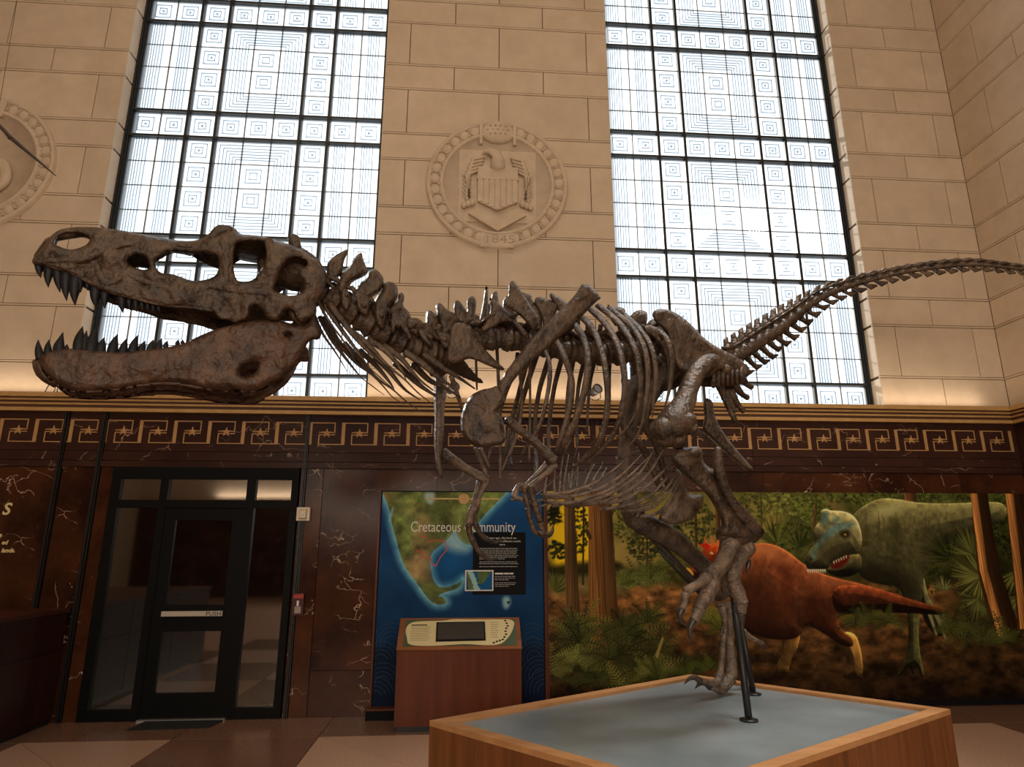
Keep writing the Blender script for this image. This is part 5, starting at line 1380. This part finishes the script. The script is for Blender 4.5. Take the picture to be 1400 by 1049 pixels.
# neck: nine vertebrae, drawn by their arches and spines
NECK = B_((25,325),(110,375),(212,440),(318,505),(420,568),(520,618),(615,658),(705,685),(800,695))
NL = Pv([q[0] for q in NECK], [q[1] for q in NECK], 0.0)
NT = np.gradient(NL, axis=0)
NSP = {1: B_((72,150),(100,110),(140,80),(214,42),(206,75),(180,130),(178,190),(150,225),(110,250),(80,240)),
       2: B_((205,170),(232,122),(262,85),(296,66),(302,110),(326,165),(337,198),(300,225),(240,250),(215,285),(190,330),(130,330),(150,225),(172,192)),
       3: B_((340,182),(374,170),(402,188),(430,225),(432,272),(408,322),(352,352),(310,400),(250,400),(225,350),(275,262),(322,236)),
       4: B_((428,262),(460,247),(506,266),(522,300),(517,362),(482,402),(450,450),(390,450),(360,400),(385,345),(420,312)),
       5: B_((522,326),(548,316),(564,350),(548,402),(592,442),(602,482),(575,520),(520,530),(470,490),(450,432),(486,392),(520,372)),
       6: B_((560,470),(600,475),(650,478),(690,520),(690,560),(640,590),(580,575),(560,520)),
       7: B_((640,535),(690,530),(695,440),(722,428),(748,452),(790,480),(780,560),(740,600),(690,610),(640,580)),
       8: B_((752,395),(785,383),(830,430),(890,470),(880,540),(830,600),(780,590),(770,500),(760,450))}
NPR = {2: [B_((160,300),(205,290),(230,360),(215,440),(180,430),(160,370))], 3: [B_((250,330),(300,320),(350,350),(345,420),(330,470),(285,450),(262,400))],
       4: [B_((370,380),(420,370),(455,400),(450,470),(440,560),(395,540),(375,470))], 5: [B_((470,440),(520,440),(560,480),(600,540),(618,610),(590,622),(555,570),(520,520),(490,590),(470,540))],
       6: [B_((560,500),(640,490),(640,530),(600,560),(570,545))], 7: [B_((640,540),(690,560),(725,595),(748,660),(720,675),(680,625),(650,590))], 8: [B_((740,540),(780,560),(840,575),(872,630),(850,675),(800,670),(780,620))]}
cerv = []
for i in range(len(NECK)):
    m = MB(); k = mpx(NL[i]); r = (18.5+0.5*i)*k; L = np.linalg.norm(NT[i])*0.86
    Uv = ZUP+NT[i]/np.linalg.norm(NT[i])*0.2
    vertebra(m, NL[i], NT[i], Uv, L, r, (0.0, 0.1, 0.2), (0.13, -0.07, 0.06))
    if i in NSP: plate(m, NSP[i], [], 0.0, th=0.075 if i not in (1,) else 0.035, edge=8, step=3.2, bump=0.02, sm=1, seed=30+i)
    if i in NPR:
        for q_ in NPR[i]: plate(m, q_, [], 0.115, th=0.035, edge=4, step=2.6, bump=0.012, sm=1, seed=200+i, both=True)
    o = bobj('cervical_vertebra', m)
    cerv.append(o)
# rib-like rods of the neck, each sweeping back under the next vertebrae
CR = [B_((20,370,0.10,10),(90,500,0.12,9),(180,620,0.13,6),(258,748,0.13,2)),
      B_((60,400,0.10,16),(160,540,0.13,15),(270,690,0.13,9),(345,790,0.12,4),(410,850,0.11,4),(485,915,0.10,2)),
      B_((90,390,0.12,20),(200,530,0.15,20),(320,670,0.15,14),(420,760,0.14,7),(490,840,0.13,5),(550,920,0.12,4),(620,970,0.11,2)),
      B_((230,560,0.12,20),(330,640,0.15,18),(450,770,0.15,11),(560,860,0.14,6),(640,940,0.13,5),(740,1020,0.12,2)),
      B_((330,610,0.12,22),(450,690,0.15,18),(540,800,0.15,10),(570,860,0.14,3)),
      B_((430,650,0.12,22),(540,730,0.15,18),(640,850,0.15,10),(740,930,0.14,4)),
      B_((560,690,0.12,24),(680,770,0.15,22),(760,840,0.15,16),(850,900,0.15,8)),
      B_((680,700,0.12,26),(800,790,0.15,20),(900,850,0.14,12),(1000,920,0.13,5))]
for i, pts in enumerate(CR):
    for mir in (False, True):
        bobj('cervical_rib', bone(S(pts, 0.2193), seg=8, flat=0.6, mirror=mir), 'bone', cerv[min(i+1, 8)])

# back: dorsal vertebrae
DC = [(632,474,18),(660,466,17),(686,464,16),(711,468,16),(736,473,16),(762,478,17),(788,482,17),(812,484,18),(836,484,18),(860,481,18),(883,476,18)]
DL = Pv([q[0] for q in DC], [q[1] for q in DC], 0.0); DT = np.gradient(DL, axis=0)
DSP = {0: C_((0,245),(15,240),(60,300),(130,330),(200,360),(190,440),(120,480),(40,470),(-10,380)),
       1: C_((135,290),(150,225),(185,213),(215,240),(260,310),(300,380),(280,460),(200,440),(150,370)),
       2: C_((262,240),(280,190),(320,172),(350,190),(362,250),(345,360),(360,470),(280,480),(230,400),(275,320)),
       3: C_((385,420),(420,260),(440,100),(456,72),(474,110),(470,250),(462,380),(440,470),(400,490)),
       4: C_((500,160),(530,135),(562,125),(568,210),(590,330),(600,480),(520,520),(500,420),(505,260)),
       5: C_((600,240),(655,150),(690,190),(720,300),(760,420),(720,620),(650,620),(640,460)),
       6: C_((780,130),(830,150),(888,160),(890,210),(960,300),(1000,420),(960,620),(860,620),(850,480),(840,330)),
       7: C_((900,215),(950,178),(1000,190),(1080,215),(1180,245),(1120,320),(1080,620),(980,620),(1000,420),(960,340)),
       8: C_((1055,170),(1072,142),(1120,165),(1205,215),(1290,300),(1270,620),(1170,620),(1180,380),(1070,205)),
       9: E2((30,120),(60,140),(110,140),(128,160),(110,230),(60,230)),
       10: E2((140,190),(165,160),(200,150),(235,170),(215,260),(170,250))}
NEAR = {j: int(np.argmin([abs(max(q_, key=lambda t_: t_[1])[0]-c_[0]) for c_ in DC])) for j, q_ in DSP.items()}
for i, (x, y, r0) in enumerate(DC):
    m = MB(); k = mpx(DL[i])
    vertebra(m, DL[i], DT[i], ZUP, np.linalg.norm(DT[i])*0.9, r0*k, (0.12 if i > 8 else 0.0, 0.10, 0.1), (0.16, 0.03, 0.03))
    for j in DSP:
        if NEAR[j] == i: plate(m, DSP[j], [], 0.0, th=0.030, edge=5, step=2.6, bump=0.008, sm=1, seed=60+j)
    bobj('dorsal_vertebra', m)

# front ribs seen as broad blades against the wall
for pts, la in ((C_((480,195),(500,185),(600,262),(700,370),(800,470),(880,560),(835,595),(760,500),(690,415),(600,430),(500,490),(420,525),(392,500),(470,400),(500,290)), 0.16),
                (C_((668,60),(700,20),(732,45),(790,130),(850,220),(920,320),(975,410),(905,525),(840,430),(760,345),(620,262),(665,180)), 0.22),
                (C_((120,430),(290,430),(350,550),(440,680),(540,790),(645,882),(580,884),(450,832),(350,785),(270,770),(180,830),(60,800),(100,600)), 0.18)):
    for mir in (False, True):
        m = MB(); plate(m, pts, [], la, th=0.022, edge=5, step=3, bump=0.008, sm=1, seed=90, mirror=mir)
        bobj('rib_blade', m)
# ribs: near flank, and the same mirrored on the far flank
RIBS = [D_((455,290,0.14,10),(498,335,0.24,9),(516,410,0.34,8),(503,520,0.38,8),(470,640,0.36,7),(398,755,0.28,5)),
        D_((515,260,0.14,13),(560,320,0.27,13),(600,430,0.40,12),(604,500,0.44,12),(585,610,0.44,11),(555,700,0.40,9),(540,750,0.34,5)),
        D_((575,210,0.14,15),(625,230,0.28,15),(665,320,0.42,14),(668,430,0.48,13),(635,570,0.48,12),(585,690,0.42,12),(550,750,0.34,6)),
        D_((625,170,0.14,15),(690,240,0.30,15),(732,350,0.44,13),(751,480,0.50,12),(746,600,0.49,12),(715,700,0.43,12),(660,765,0.34,9),(595,820,0.26,3)),
        D_((675,150,0.14,15),(750,228,0.30,15),(802,330,0.44,13),(822,460,0.50,12),(810,580,0.49,11),(770,680,0.42,9),(715,745,0.34,7),(665,795,0.28,3)),
        D_((712,142,0.14,14),(800,218,0.30,14),(862,320,0.43,13),(886,440,0.48,11),(880,540,0.46,9),(850,620,0.40,7),(785,695,0.34,3)),
        D_((755,152,0.14,13),(850,230,0.30,13),(902,320,0.42,12),(917,430,0.46,10),(906,560,0.44,8),(885,650,0.40,5),(840,725,0.36,2)),
        D_((810,172,0.14,12),(892,250,0.30,13),(936,330,0.40,12),(950,430,0.43,9),(942,520,0.42,6),(934,604,0.40,2)),
        D_((890,236,0.14,12),(950,242,0.28,13),(1000,290,0.37,12),(1016,380,0.39,10),(1006,480,0.38,7),(986,560,0.36,3))]
for pts in RIBS:
    for mir in (False, True):
        bobj('dorsal_rib', bone(S(pts, 0.33358*(1.25 if not mir else 1.0)), seg=9, flat=0.5, sub=5, mirror=mir))
# a few straight far ribs hanging behind the shoulder
for pts in (D_((212,360,-0.14,6),(214,420,-0.22,6),(216,490,-0.28,4)), D_((298,320,-0.14,9),(303,420,-0.28,8),(310,600,-0.40,8),(312,850,-0.36,6)), D_((390,390,-0.14,8),(400,560,-0.36,8),(370,700,-0.40,7),(318,820,-0.34,5)),
            D_((432,360,-0.2,7),(434,560,-0.40,6),(430,780,-0.40,5)), D_((110,430,-0.12,12),(140,520,-0.2,10),(155,570,-0.25,6))):
    bobj('dorsal_rib', bone(S(pts, 0.33358), seg=8, flat=0.6, sub=5), 'bone_pale')

# ---- belly ribs
GA = [F_((105,630,0.22,9),(300,610,0.30,9),(480,550,0.36,8),(620,460,0.40,6),(740,360,0.42,3)),
      F_((120,650,0.16,10),(330,640,0.26,10),(520,590,0.32,9),(690,490,0.37,7),(850,330,0.40,3)),
      F_((130,680,0.10,10),(300,690,0.20,10),(520,630,0.28,9),(720,520,0.35,8),(905,345,0.39,3)),
      F_((280,705,0.08,10),(450,680,0.18,10),(650,600,0.27,9),(830,470,0.34,8),(935,300,0.38,3)),
      F_((380,710,0.06,9),(560,680,0.16,10),(760,590,0.26,9),(900,470,0.33,8),(1010,290,0.37,3)),
      F_((520,695,0.05,9),(700,670,0.15,10),(860,580,0.24,9),(980,480,0.30,7),(1075,385,0.33,3)),
      F_((580,735,0.04,9),(760,700,0.14,10),(900,640,0.23,9),(1010,530,0.29,7),(1095,420,0.32,3)),
      F_((730,720,0.04,9),(880,700,0.13,10),(990,620,0.22,9),(1060,540,0.26,7),(1115,450,0.30,3)),
      F_((740,745,0.03,9),(900,730,0.12,10),(1000,660,0.20,8),(1080,570,0.25,6),(1130,470,0.28,3)),
      F_((840,790,0.03,8),(960,765,0.11,9),(1040,690,0.18,8),(1090,600,0.22,6),(1140,490,0.26,3))]
for pts in GA:
    for mir in (False, True):
        bobj('belly_rib', bone(S(pts, 0.18571*(1.35 if not mir else 0.9)), seg=7, sub=5, mirror=mir), 'bone_pale')
for x0, y0, x1, y1 in ((205,610,210,450),(240,605,270,335),(270,600,310,335),(325,590,345,400),(370,580,385,320),(130,630,150,500),(420,570,500,400),(480,540,550,420),(545,520,590,430),(320,585,310,470),(375,585,350,460)):
    bobj('belly_rib', bone(S(F_((x0,y0,-0.24,10),((x0+x1)/2-4,(y0+y1)/2,-0.32,8),(x1,y1,-0.36,4)), 0.18571), seg=7), 'bone_pale')

# ---- shoulder and arms
m = MB(); plate(m, D_((655,40),(732,108),(700,132),(640,195),(560,272),(440,375),(372,440),(340,500),(322,530),(300,500),(300,470),(330,420),(380,352),(470,242),(560,160),(620,100)), [], lambda x, y: np.interp(x, [680, 720, 830], [0.36, 0.40, 0.40]), th=0.035, edge=6, step=3.2, bump=0.010, sm=1, seed=101)
bobj('shoulder_blade', m)
m = MB(); plate(m, D_((300,470),(335,500),(328,550),(300,575),(300,590),(322,605),(330,660),(335,700),(312,716),(240,727),(185,712),(150,665),(148,610),(160,560),(188,512),(235,487),(272,482)), [], lambda x, y: np.interp(x, [625, 690], [0.24, 0.37]), th=0.042, edge=8, step=3.2, bump=0.012, sm=1, seed=103)
bobj('coracoid', m)
m = MB(); plate(m, I_((100,-130),(150,-130),(160,-5),(165,60),(150,160),(152,280),(140,380),(130,440),(150,530),(130,546),(105,470),(92,330),(98,200),(90,90)), [], -0.34, th=0.10, edge=6, step=2.6, bump=0.01, sm=1, seed=105)
bobj('coracoid', m, 'bone_pale')
sI = 0.24786
bobj('humerus', bone(S(I_((495,215,0.40,26),(560,270,0.41,23),(640,330,0.42,22),(700,390,0.43,26),(745,440,0.44,34),(765,462,0.44,22)), sI)), 'bone')
bobj('ulna', bone(S(I_((760,465,0.44,26),(730,500,0.44,18),(680,540,0.43,14),(625,590,0.42,20)), sI)), 'bone_pale')
bobj('radius', bone(S(I_((720,455,0.40,16),(670,510,0.39,12),(620,560,0.38,12),(590,600,0.38,16)), sI)), 'bone_pale')
bobj('metacarpal', bone(S(I_((625,590,0.42,24),(640,640,0.42,18),(655,700,0.42,22)), sI)))
bobj('metacarpal', bone(S(I_((595,600,0.39,20),(600,650,0.39,14),(615,700,0.39,18)), sI)))
for pts in (I_((655,700,0.42,22),(665,740,0.42,18),(680,780,0.42,18)), I_((680,790,0.42,20),(690,820,0.42,16),(700,840,0.42,16)), I_((615,700,0.39,18),(620,750,0.39,15),(635,800,0.39,15)), I_((635,800,0.39,16),(650,835,0.39,14),(680,850,0.39,14))):
    bobj('finger_bone', bone(S(pts, sI)))
bobj('hand_claw', bone(S(I_((680,845,0.42,18),(720,858,0.42,15),(745,835,0.42,11),(752,800,0.42,3)), sI)), 'claw')
bobj('finger_bone', bone(S(I_((590,575,0.36,14),(560,585,0.36,14),(545,615,0.36,18),(535,645,0.36,16)), sI)), 'bone_pale')
bobj('finger_bone', bone(S(I_((540,645,0.36,14),(580,655,0.37,12),(620,650,0.38,12)), sI)), 'bone_pale')
# far arm
bobj('humerus', bone(S(I_((140,400,-0.36,34),(180,430,-0.36,30),(250,475,-0.36,24),(320,515,-0.36,24),(385,552,-0.36,28)), sI)), 'bone_pale')
bobj('ulna', bone(S(I_((388,548,-0.36,22),(368,590,-0.36,17),(345,640,-0.36,14),(330,695,-0.36,18)), sI)), 'bone_pale')
bobj('radius', bone(S(I_((345,560,-0.40,18),(330,610,-0.40,13),(312,690,-0.40,16)), sI)), 'bone_pale')
bobj('metacarpal', bone(S(I_((315,700,-0.36,26),(295,740,-0.36,20),(288,790,-0.36,22)), sI)), 'bone_pale')
bobj('metacarpal', bone(S(I_((330,700,-0.40,18),(318,750,-0.40,15),(322,800,-0.40,18)), sI)), 'bone')
for pts in (I_((286,795,-0.36,22),(290,840,-0.36,16),(310,890,-0.36,18)), I_((312,895,-0.36,18),(325,920,-0.36,14),(345,950,-0.36,14)), I_((325,800,-0.40,18),(345,840,-0.40,14),(375,875,-0.40,16))):
    bobj('finger_bone', bone(S(pts, sI)))
bobj('hand_claw', bone(S(I_((340,945,-0.36,16),(375,975,-0.36,13),(405,990,-0.36,9),(445,985,-0.36,2)), sI)), 'claw')
bobj('hand_claw', bone(S(I_((372,870,-0.40,16),(410,890,-0.40,12),(440,895,-0.40,8),(470,880,-0.40,2)), sI)), 'claw')
bobj('finger_bone', bone(S(I_((320,375,-0.30,12),(345,430,-0.30,11),(375,500,-0.30,13),(385,525,-0.30,8)), sI)), 'bone_pale')
bobj('finger_bone', bone(S(I_((350,375,-0.26,12),(375,430,-0.26,12),(400,480,-0.26,7)), sI)), 'bone_pale')

# ---- pelvis
IL = E2((248,170),(268,152),(300,146),(345,156),(400,190),(450,235),(500,290),(560,330),(620,360),(672,390),(702,432),(698,470),(660,480),(605,452),(565,440),(540,470),(500,480),(440,478),(385,455),(352,410),(345,340),(325,280),(300,240),(262,210))
for mir in (False, True):
    m = MB(); plate(m, IL, [], lambda x, y: np.interp(x, [880, 950, 1020], [0.24, 0.24, 0.15]), th=0.038, edge=7, step=3.2, bump=0.014, sm=1, seed=120, mirror=mir); bobj('ilium', m)
m = MB()
bone([(q[0], q[1], q[2], q[3]*0.286) for q in E2((230,250,0.0,60),(330,310,0.0,66),(430,380,0.0,64),(540,430,0.0,56),(640,450,0.0,46))], m, flat=0.9)
for k in range(5):
    x, y = E2((260+k*85, 270+k*42))[0]
    bone([(x, y, -0.22, 7), (x, y-3, 0.0, 9), (x, y, 0.22, 7)], m)
bobj('sacrum', m)
m = MB(); plate(m, E2((205,225),(260,228),(310,262),(345,335),(352,450),(350,520),(330,560),(318,500),(318,400),(300,330),(260,285),(215,262)), [], 0.30, th=0.02, edge=4, step=3, sm=1); bobj('dorsal_rib', m)
for mir in (False, True):
    m = MB(); bone(S(E2((330,440,0.18,44),(250,560,0.16,34),(215,690,0.12,20),(270,800,0.08,17),(300,900,0.06,16),(330,1000,0.05,15)), 0.286), m, mirror=mir); bobj('pubis', m)
m = MB(); plate(m, F_((1100,420),(1130,440),(1155,520),(1180,605),(1225,632),(1300,618),(1306,690),(1258,770),(1192,827),(1110,852),(1030,842),(955,800),(1045,700),(1090,560)), [], 0.0, th=0.075, edge=9, step=3, bump=0.012, sm=1, seed=131); bobj('pubic_boot', m, 'bone_pale')
for k, (mir, pts) in enumerate(((False, H_((415,130),(440,55),(425,-30),(440,-90),(500,-60),(500,10),(525,85),(565,155),(645,262),(722,352),(792,430),(782,458),(738,432),(640,352),(540,255),(470,195))),)):
    m = MB(); plate(m, pts, [], 0.11, th=0.04, edge=6, step=2.8, bump=0.010, sm=1, seed=133); bobj('ischium', m)
bobj('ischium', bone(S(H_((370,150,-0.10,22),(500,245,-0.08,18),(620,335,-0.05,16),(735,425,-0.03,14)), 0.19068)), 'bone_pale')

# ---- near leg, lifted
bobj('femur', bone(S(E2((560,395,0.14,34),(520,405,0.22,44),(470,440,0.28,46),(430,520,0.34,46),(405,590,0.38,52),(375,650,0.42,66),(350,700,0.44,82),(330,745,0.45,66)), 0.286), seg=14))
m = MB(); blob(m, *E2((300, 725))[0], 0.44, 17, 17, 0.09); blob(m, *E2((405, 690))[0], 0.47, 16, 15, 0.09); blob(m, *E2((430, 720))[0], 0.48, 8, 9, 0.07); blob(m, 909, 598, 0.42, 16, 15, 0.08); blob(m, 926, 600, 0.44, 13, 14, 0.07); bobj('knee_condyle', m)
m = MB()
plate(m, H_((188,352),(210,312),(250,277),(330,270),(400,263),(424,300),(424,370),(470,418),(505,430),(548,500),(575,570),(625,670),(700,770),(790,850),(815,905),(800,950),(700,935),(620,935),(545,905),(532,872),(560,832),(545,762),(500,682),(450,602),(380,542),(300,482),(238,422)), [], lambda x, y: np.interp(y, [610, 740], [0.45, 0.38]), th=0.085, edge=11, step=3, bump=0.02, sm=1, seed=141)
bobj('tibia', m)
bobj('fibula', bone(S(H_((532,275,0.52,22),(530,330,0.52,34),(540,440,0.52,40),(575,560,0.50,38),(630,660,0.48,40),(700,750,0.46,52),(780,840,0.44,56),(840,880,0.43,30)), 0.19068)))
sG = 0.24781
bobj('ankle', bone(S(G_((340,120,0.38,34),(420,140,0.38,52),(500,130,0.38,52),(570,110,0.38,18)), sG), seg=12))
bobj('metatarsal', bone(S(G_((400,175,0.40,60),(375,240,0.42,48),(335,310,0.45,42),(285,355,0.47,46)), sG), seg=12), 'bone_pale')
bobj('metatarsal', bone(S(G_((350,300,0.44,34),(320,340,0.46,40),(300,380,0.47,44)), sG)), 'bone_pale')
bobj('metatarsal', bone(S(G_((490,190,0.38,52),(450,250,0.40,42),(425,320,0.42,36),(415,390,0.43,38)), sG), seg=12), 'bone_pale')
bobj('metatarsal', bone(S(G_((395,280,0.36,40),(385,360,0.36,40),(380,450,0.36,34)), sG)), 'bone')
for pts in (G_((265,365,0.48,34),(215,400,0.50,24),(155,440,0.51,30)), G_((150,450,0.51,26),(145,490,0.51,20),(135,535,0.51,22)),
            G_((300,390,0.47,46),(285,430,0.48,42),(265,470,0.49,44)), G_((260,470,0.49,40),(240,505,0.50,34),(222,540,0.50,38)), G_((222,545,0.50,34),(208,575,0.50,28),(200,600,0.50,28)),
            G_((415,390,0.43,40),(430,420,0.44,38),(440,445,0.44,42)), G_((440,450,0.44,44),(450,475,0.45,38),(455,500,0.45,42)), G_((455,505,0.45,38),(455,530,0.45,32),(455,560,0.45,30))):
    bobj('toe_bone', bone(S(pts, sG)), 'bone_pale')
for pts in (G_((130,535,0.51,22),(118,570,0.51,17),(130,605,0.51,11),(160,632,0.51,2)), G_((195,595,0.50,24),(175,640,0.50,17),(175,690,0.50,10),(188,728,0.50,2)), G_((455,560,0.45,26),(462,600,0.45,18),(462,660,0.45,3)), G_((500,265,0.36,12),(495,300,0.36,14),(488,332,0.36,6))):
    bobj('toe_claw', bone(S(pts, sG)), 'claw')

# ---- far leg, standing on the platform
bobj('femur', bone([(925, 500, -0.16, 12), (900, 525, -0.22, 13), (868, 565, -0.26, 11), (857, 600, -0.26, 10), (853, 640, -0.25, 10), (856, 680, -0.24, 12), (868, 708, -0.23, 15)], seg=12), 'bone_pale')
bobj('tibia', bone([(862, 708, -0.22, 12), (880, 717, -0.22, 15), (905, 728, -0.22, 15), (935, 750, -0.22, 13), (965, 778, -0.22, 12), (990, 812, -0.22, 15)], seg=12))
bobj('fibula', bone([(880, 722, -0.30, 7), (905, 748, -0.30, 5), (935, 780, -0.30, 4), (965, 812, -0.28, 5)], seg=8), 'claw')
bobj('ankle', bone(S(G_((325,515,-0.22,16),(370,518,-0.22,22),(420,520,-0.22,20)), sG)), 'bone_pale')
bobj('metatarsal', bone(S(G_((350,525,-0.17,22),(368,610,-0.17,15),(358,720,-0.16,15),(348,850,-0.15,16),(340,900,-0.14,22)), sG)), 'bone_pale')
bobj('metatarsal', bone(S(G_((395,525,-0.22,24),(393,640,-0.22,18),(398,760,-0.22,24),(402,860,-0.21,32),(400,915,-0.20,36)), sG)), 'bone_pale')
bobj('metatarsal', bone(S(G_((435,530,-0.28,20),(445,660,-0.28,17),(470,800,-0.27,20),(490,890,-0.26,26)), sG)), 'bone_pale')
for pts in (G_((395,920,-0.19,36),(370,955,-0.18,32),(345,985,-0.17,28)), G_((345,980,-0.16,28),(310,972,-0.15,20),(280,962,-0.14,20)), G_((338,900,-0.13,24),(325,935,-0.12,20),(300,945,-0.11,18)), G_((300,945,-0.11,18),(260,940,-0.10,14),(232,932,-0.09,14)),
            G_((490,895,-0.25,28),(498,940,-0.23,24),(504,962,-0.21,20)), G_((470,655,-0.30,14),(490,680,-0.31,16),(515,702,-0.32,16)), G_((515,702,-0.32,16),(550,715,-0.34,12),(575,728,-0.35,14))):
    bobj('toe_bone', bone(S(pts, sG)), 'bone_pale')
for pts in (G_((285,960,-0.14,22),(255,940,-0.13,18),(225,950,-0.13,11),(203,976,-0.12,2)), G_((235,935,-0.09,18),(200,915,-0.09,15),(170,922,-0.09,10),(143,952,-0.08,2)), G_((572,728,-0.35,16),(590,745,-0.36,10),(585,768,-0.36,2)), G_((355,640,-0.14,10),(345,670,-0.14,8),(330,690,-0.14,2)), G_((504,962,-0.21,20),(480,980,-0.19,14),(462,988,-0.17,4))):
    bobj('toe_claw', bone(S(pts, sG)), 'claw')

# ---- tail
TC = T_((10,770),(60,740),(110,705),(165,668),(220,632),(275,598),(330,565),(385,530),(435,488),(480,448),(525,412),(570,378),(615,345),(660,315),(710,290),(765,268),(825,248),(890,226),(955,205),(1020,185),(1090,165))
TC = [(q[0], q[1]) for q in TC]+[(q[0], q[1]) for q in T2((480,838),(590,810),(690,790),(780,780),(870,770),(960,758),(1050,750),(1130,754),(1210,764),(1290,775),(1370,785),(1450,793),(1530,800))]
TC = np.array(TC)
seg_ = np.concatenate([[0], np.cumsum(np.hypot(*np.diff(TC, axis=0).T))])
pos = [0.0]
while pos[-1] < seg_[-1]: pos.append(pos[-1]+12.0+4.5*min(1, pos[-1]/260))
tx2 = np.interp(pos, seg_, TC[:, 0]); ty2 = np.interp(pos, seg_, TC[:, 1])
for _ in range(2):
    tx2[1:-1] = (tx2[:-2]+2*tx2[1:-1]+tx2[2:])/4; ty2[1:-1] = (ty2[:-2]+2*ty2[1:-1]+ty2[2:])/4
tl = np.interp(tx2, [1000, 1100, 1430], [0.0, 0.05, 0.85])
TL = Pv(tx2, ty2, tl); TT = np.gradient(TL, axis=0)
hpx = np.interp(tx2, [1000, 1030, 1065, 1107, 1150, 1200, 1240, 1320, 1400, 1430], [42, 42, 40, 26, 20, 15, 14, 13, 9, 7])   # full height in pixels
for i in range(len(TL)):
    m = MB(); k = mpx(TL[i]); L = np.linalg.norm(TT[i]); H = hpx[i]*k
    Tn = TT[i]/L; Uv = ZUP-(ZUP@Tn)*Tn; Uv /= np.linalg.norm(Uv)
    r = max(H*0.29, 0.016); e = min(1, i/22)
    vertebra(m, TL[i], TT[i], Uv, L*1.0, r, (0.0, 0.1, 0.5), (H*0.28*(1-0.7*e), 0.01, L*0.6), True)
    # leaning, notched spine: broad below, with a backward hook
    b0 = TL[i]+Uv*r*0.8; h = H*0.42*(1-0.35*e)
    m.tube([b0-Tn*L*0.05, b0+Uv*h*0.5+Tn*L*0.10, b0+Uv*h*0.9+Tn*L*(0.30+0.25*e), b0+Uv*h*1.05+Tn*L*(0.62+0.35*e)], [L*0.42, L*0.30, L*0.26, L*0.07], [r*0.42, r*0.28, r*0.26, r*0.12], ref=NRM, seg=8, rough=0.07)
    m.tube([b0+Uv*h*0.2-Tn*L*0.2, b0+Uv*h*0.62-Tn*L*0.46], [L*0.16, L*0.07], [r*0.3, r*0.15], ref=NRM, seg=7, rough=0.07)
    o = bobj('tail_vertebra', m)
    if i < 40:
        c = TL[i]-Uv*r*0.55+Tn*L*0.35; hh = H*0.46 if i > 3 else H*0.58
        ch = MB(); lean = 0.30+0.8*e
        ch.tube([c, c-Uv*hh*0.55+Tn*hh*lean*0.4, c-Uv*hh*0.92+Tn*hh*lean*0.9, c-Uv*hh*0.98+Tn*(hh*lean+L*0.55)], [L*0.22, L*0.17, L*0.26, L*0.08], [r*0.55, r*0.32, r*0.28, r*0.12], ref=NRM, seg=8, rough=0.06)
        bobj('chevron', ch, 'bone', o)
# long first processes under the tail root
for k, (a, b) in enumerate((((560,480),(650,690)), ((600,540),(648,640)), ((620,540),(690,640)), ((640,510),(708,575)), ((670,470),(728,525)))):
    q = E2((a[0], a[1], 0.02, 24), ((a[0]*0.45+b[0]*0.55), (a[1]*0.45+b[1]*0.55)+8, 0.02, 14), (b[0], b[1], 0.02, 13))
    bobj('chevron', bone(S(q, 0.286), seg=8))
m = MB()
for k in range(7):
    x, y = E2((540+k*22, 440-k*3))[0]
    bone([(x, y-6, 0.10, 4), (x+1, y+8, 0.20, 3.4), (x+1, y+24, 0.16, 2.6)], m, seg=7); bone([(x, y-6, -0.10, 4), (x+1, y+6, -0.20, 3.4), (x+1, y+18, -0.16, 2.6)], m, seg=7)
bone([(q[0], q[1], q[2], q[3]*0.286) for q in E2((540,450,0.0,50),(600,480,0.0,56),(650,460,0.0,44),(690,440,0.0,34))], m)
bobj('tail_root', m)

# ---- steel posts that carry the mount
def post(a, b, la, lb, r, foot=True):
    m = MB(); p0 = Pv(a[0], a[1], la); p1 = Pv(b[0], b[1], lb)+np.array([0, 0, 0.022])
    m.tube([p0, p1], r, seg=12)
    if foot: m.lathe([(0, 0), (0.055, 0), (0.055, 0.008), (0, 0.008)], (p1[0], p1[1], 0.584), (0, 0, 1), 18)
    bobj('support_post', m, 'black')
def ground_lat(px_, py_):       # lat at which the pixel ray meets the platform top
    d = FW*F_PX+RT*(px_-700)+UP*(524.5-py_); q = CAMP+d*((0.582-1.6)/d[2]); return float((q-MID)@NRM)
g1 = ground_lat(1024, 986); g2 = ground_lat(1030, 950)
post((1002, 812), (1024, 986), 0.20, g1, 0.022); post((1012, 850), (1030, 950), -0.16, g2, 0.020)
m = MB(); p0 = Pv(1002, 815, 0.20); m.tube([p0, Pv(1000, 775, 0.28), Pv(1004, 742, 0.34)], 0.018, seg=10); bobj('support_post', m, 'black')
m = MB(); m.tube([Pv(900, 752, -0.26), Pv(930, 785, -0.26), Pv(962, 818, -0.25)], 0.012, seg=8); bobj('support_rod', m, 'black')
# slender steel cord threaded along the backbone
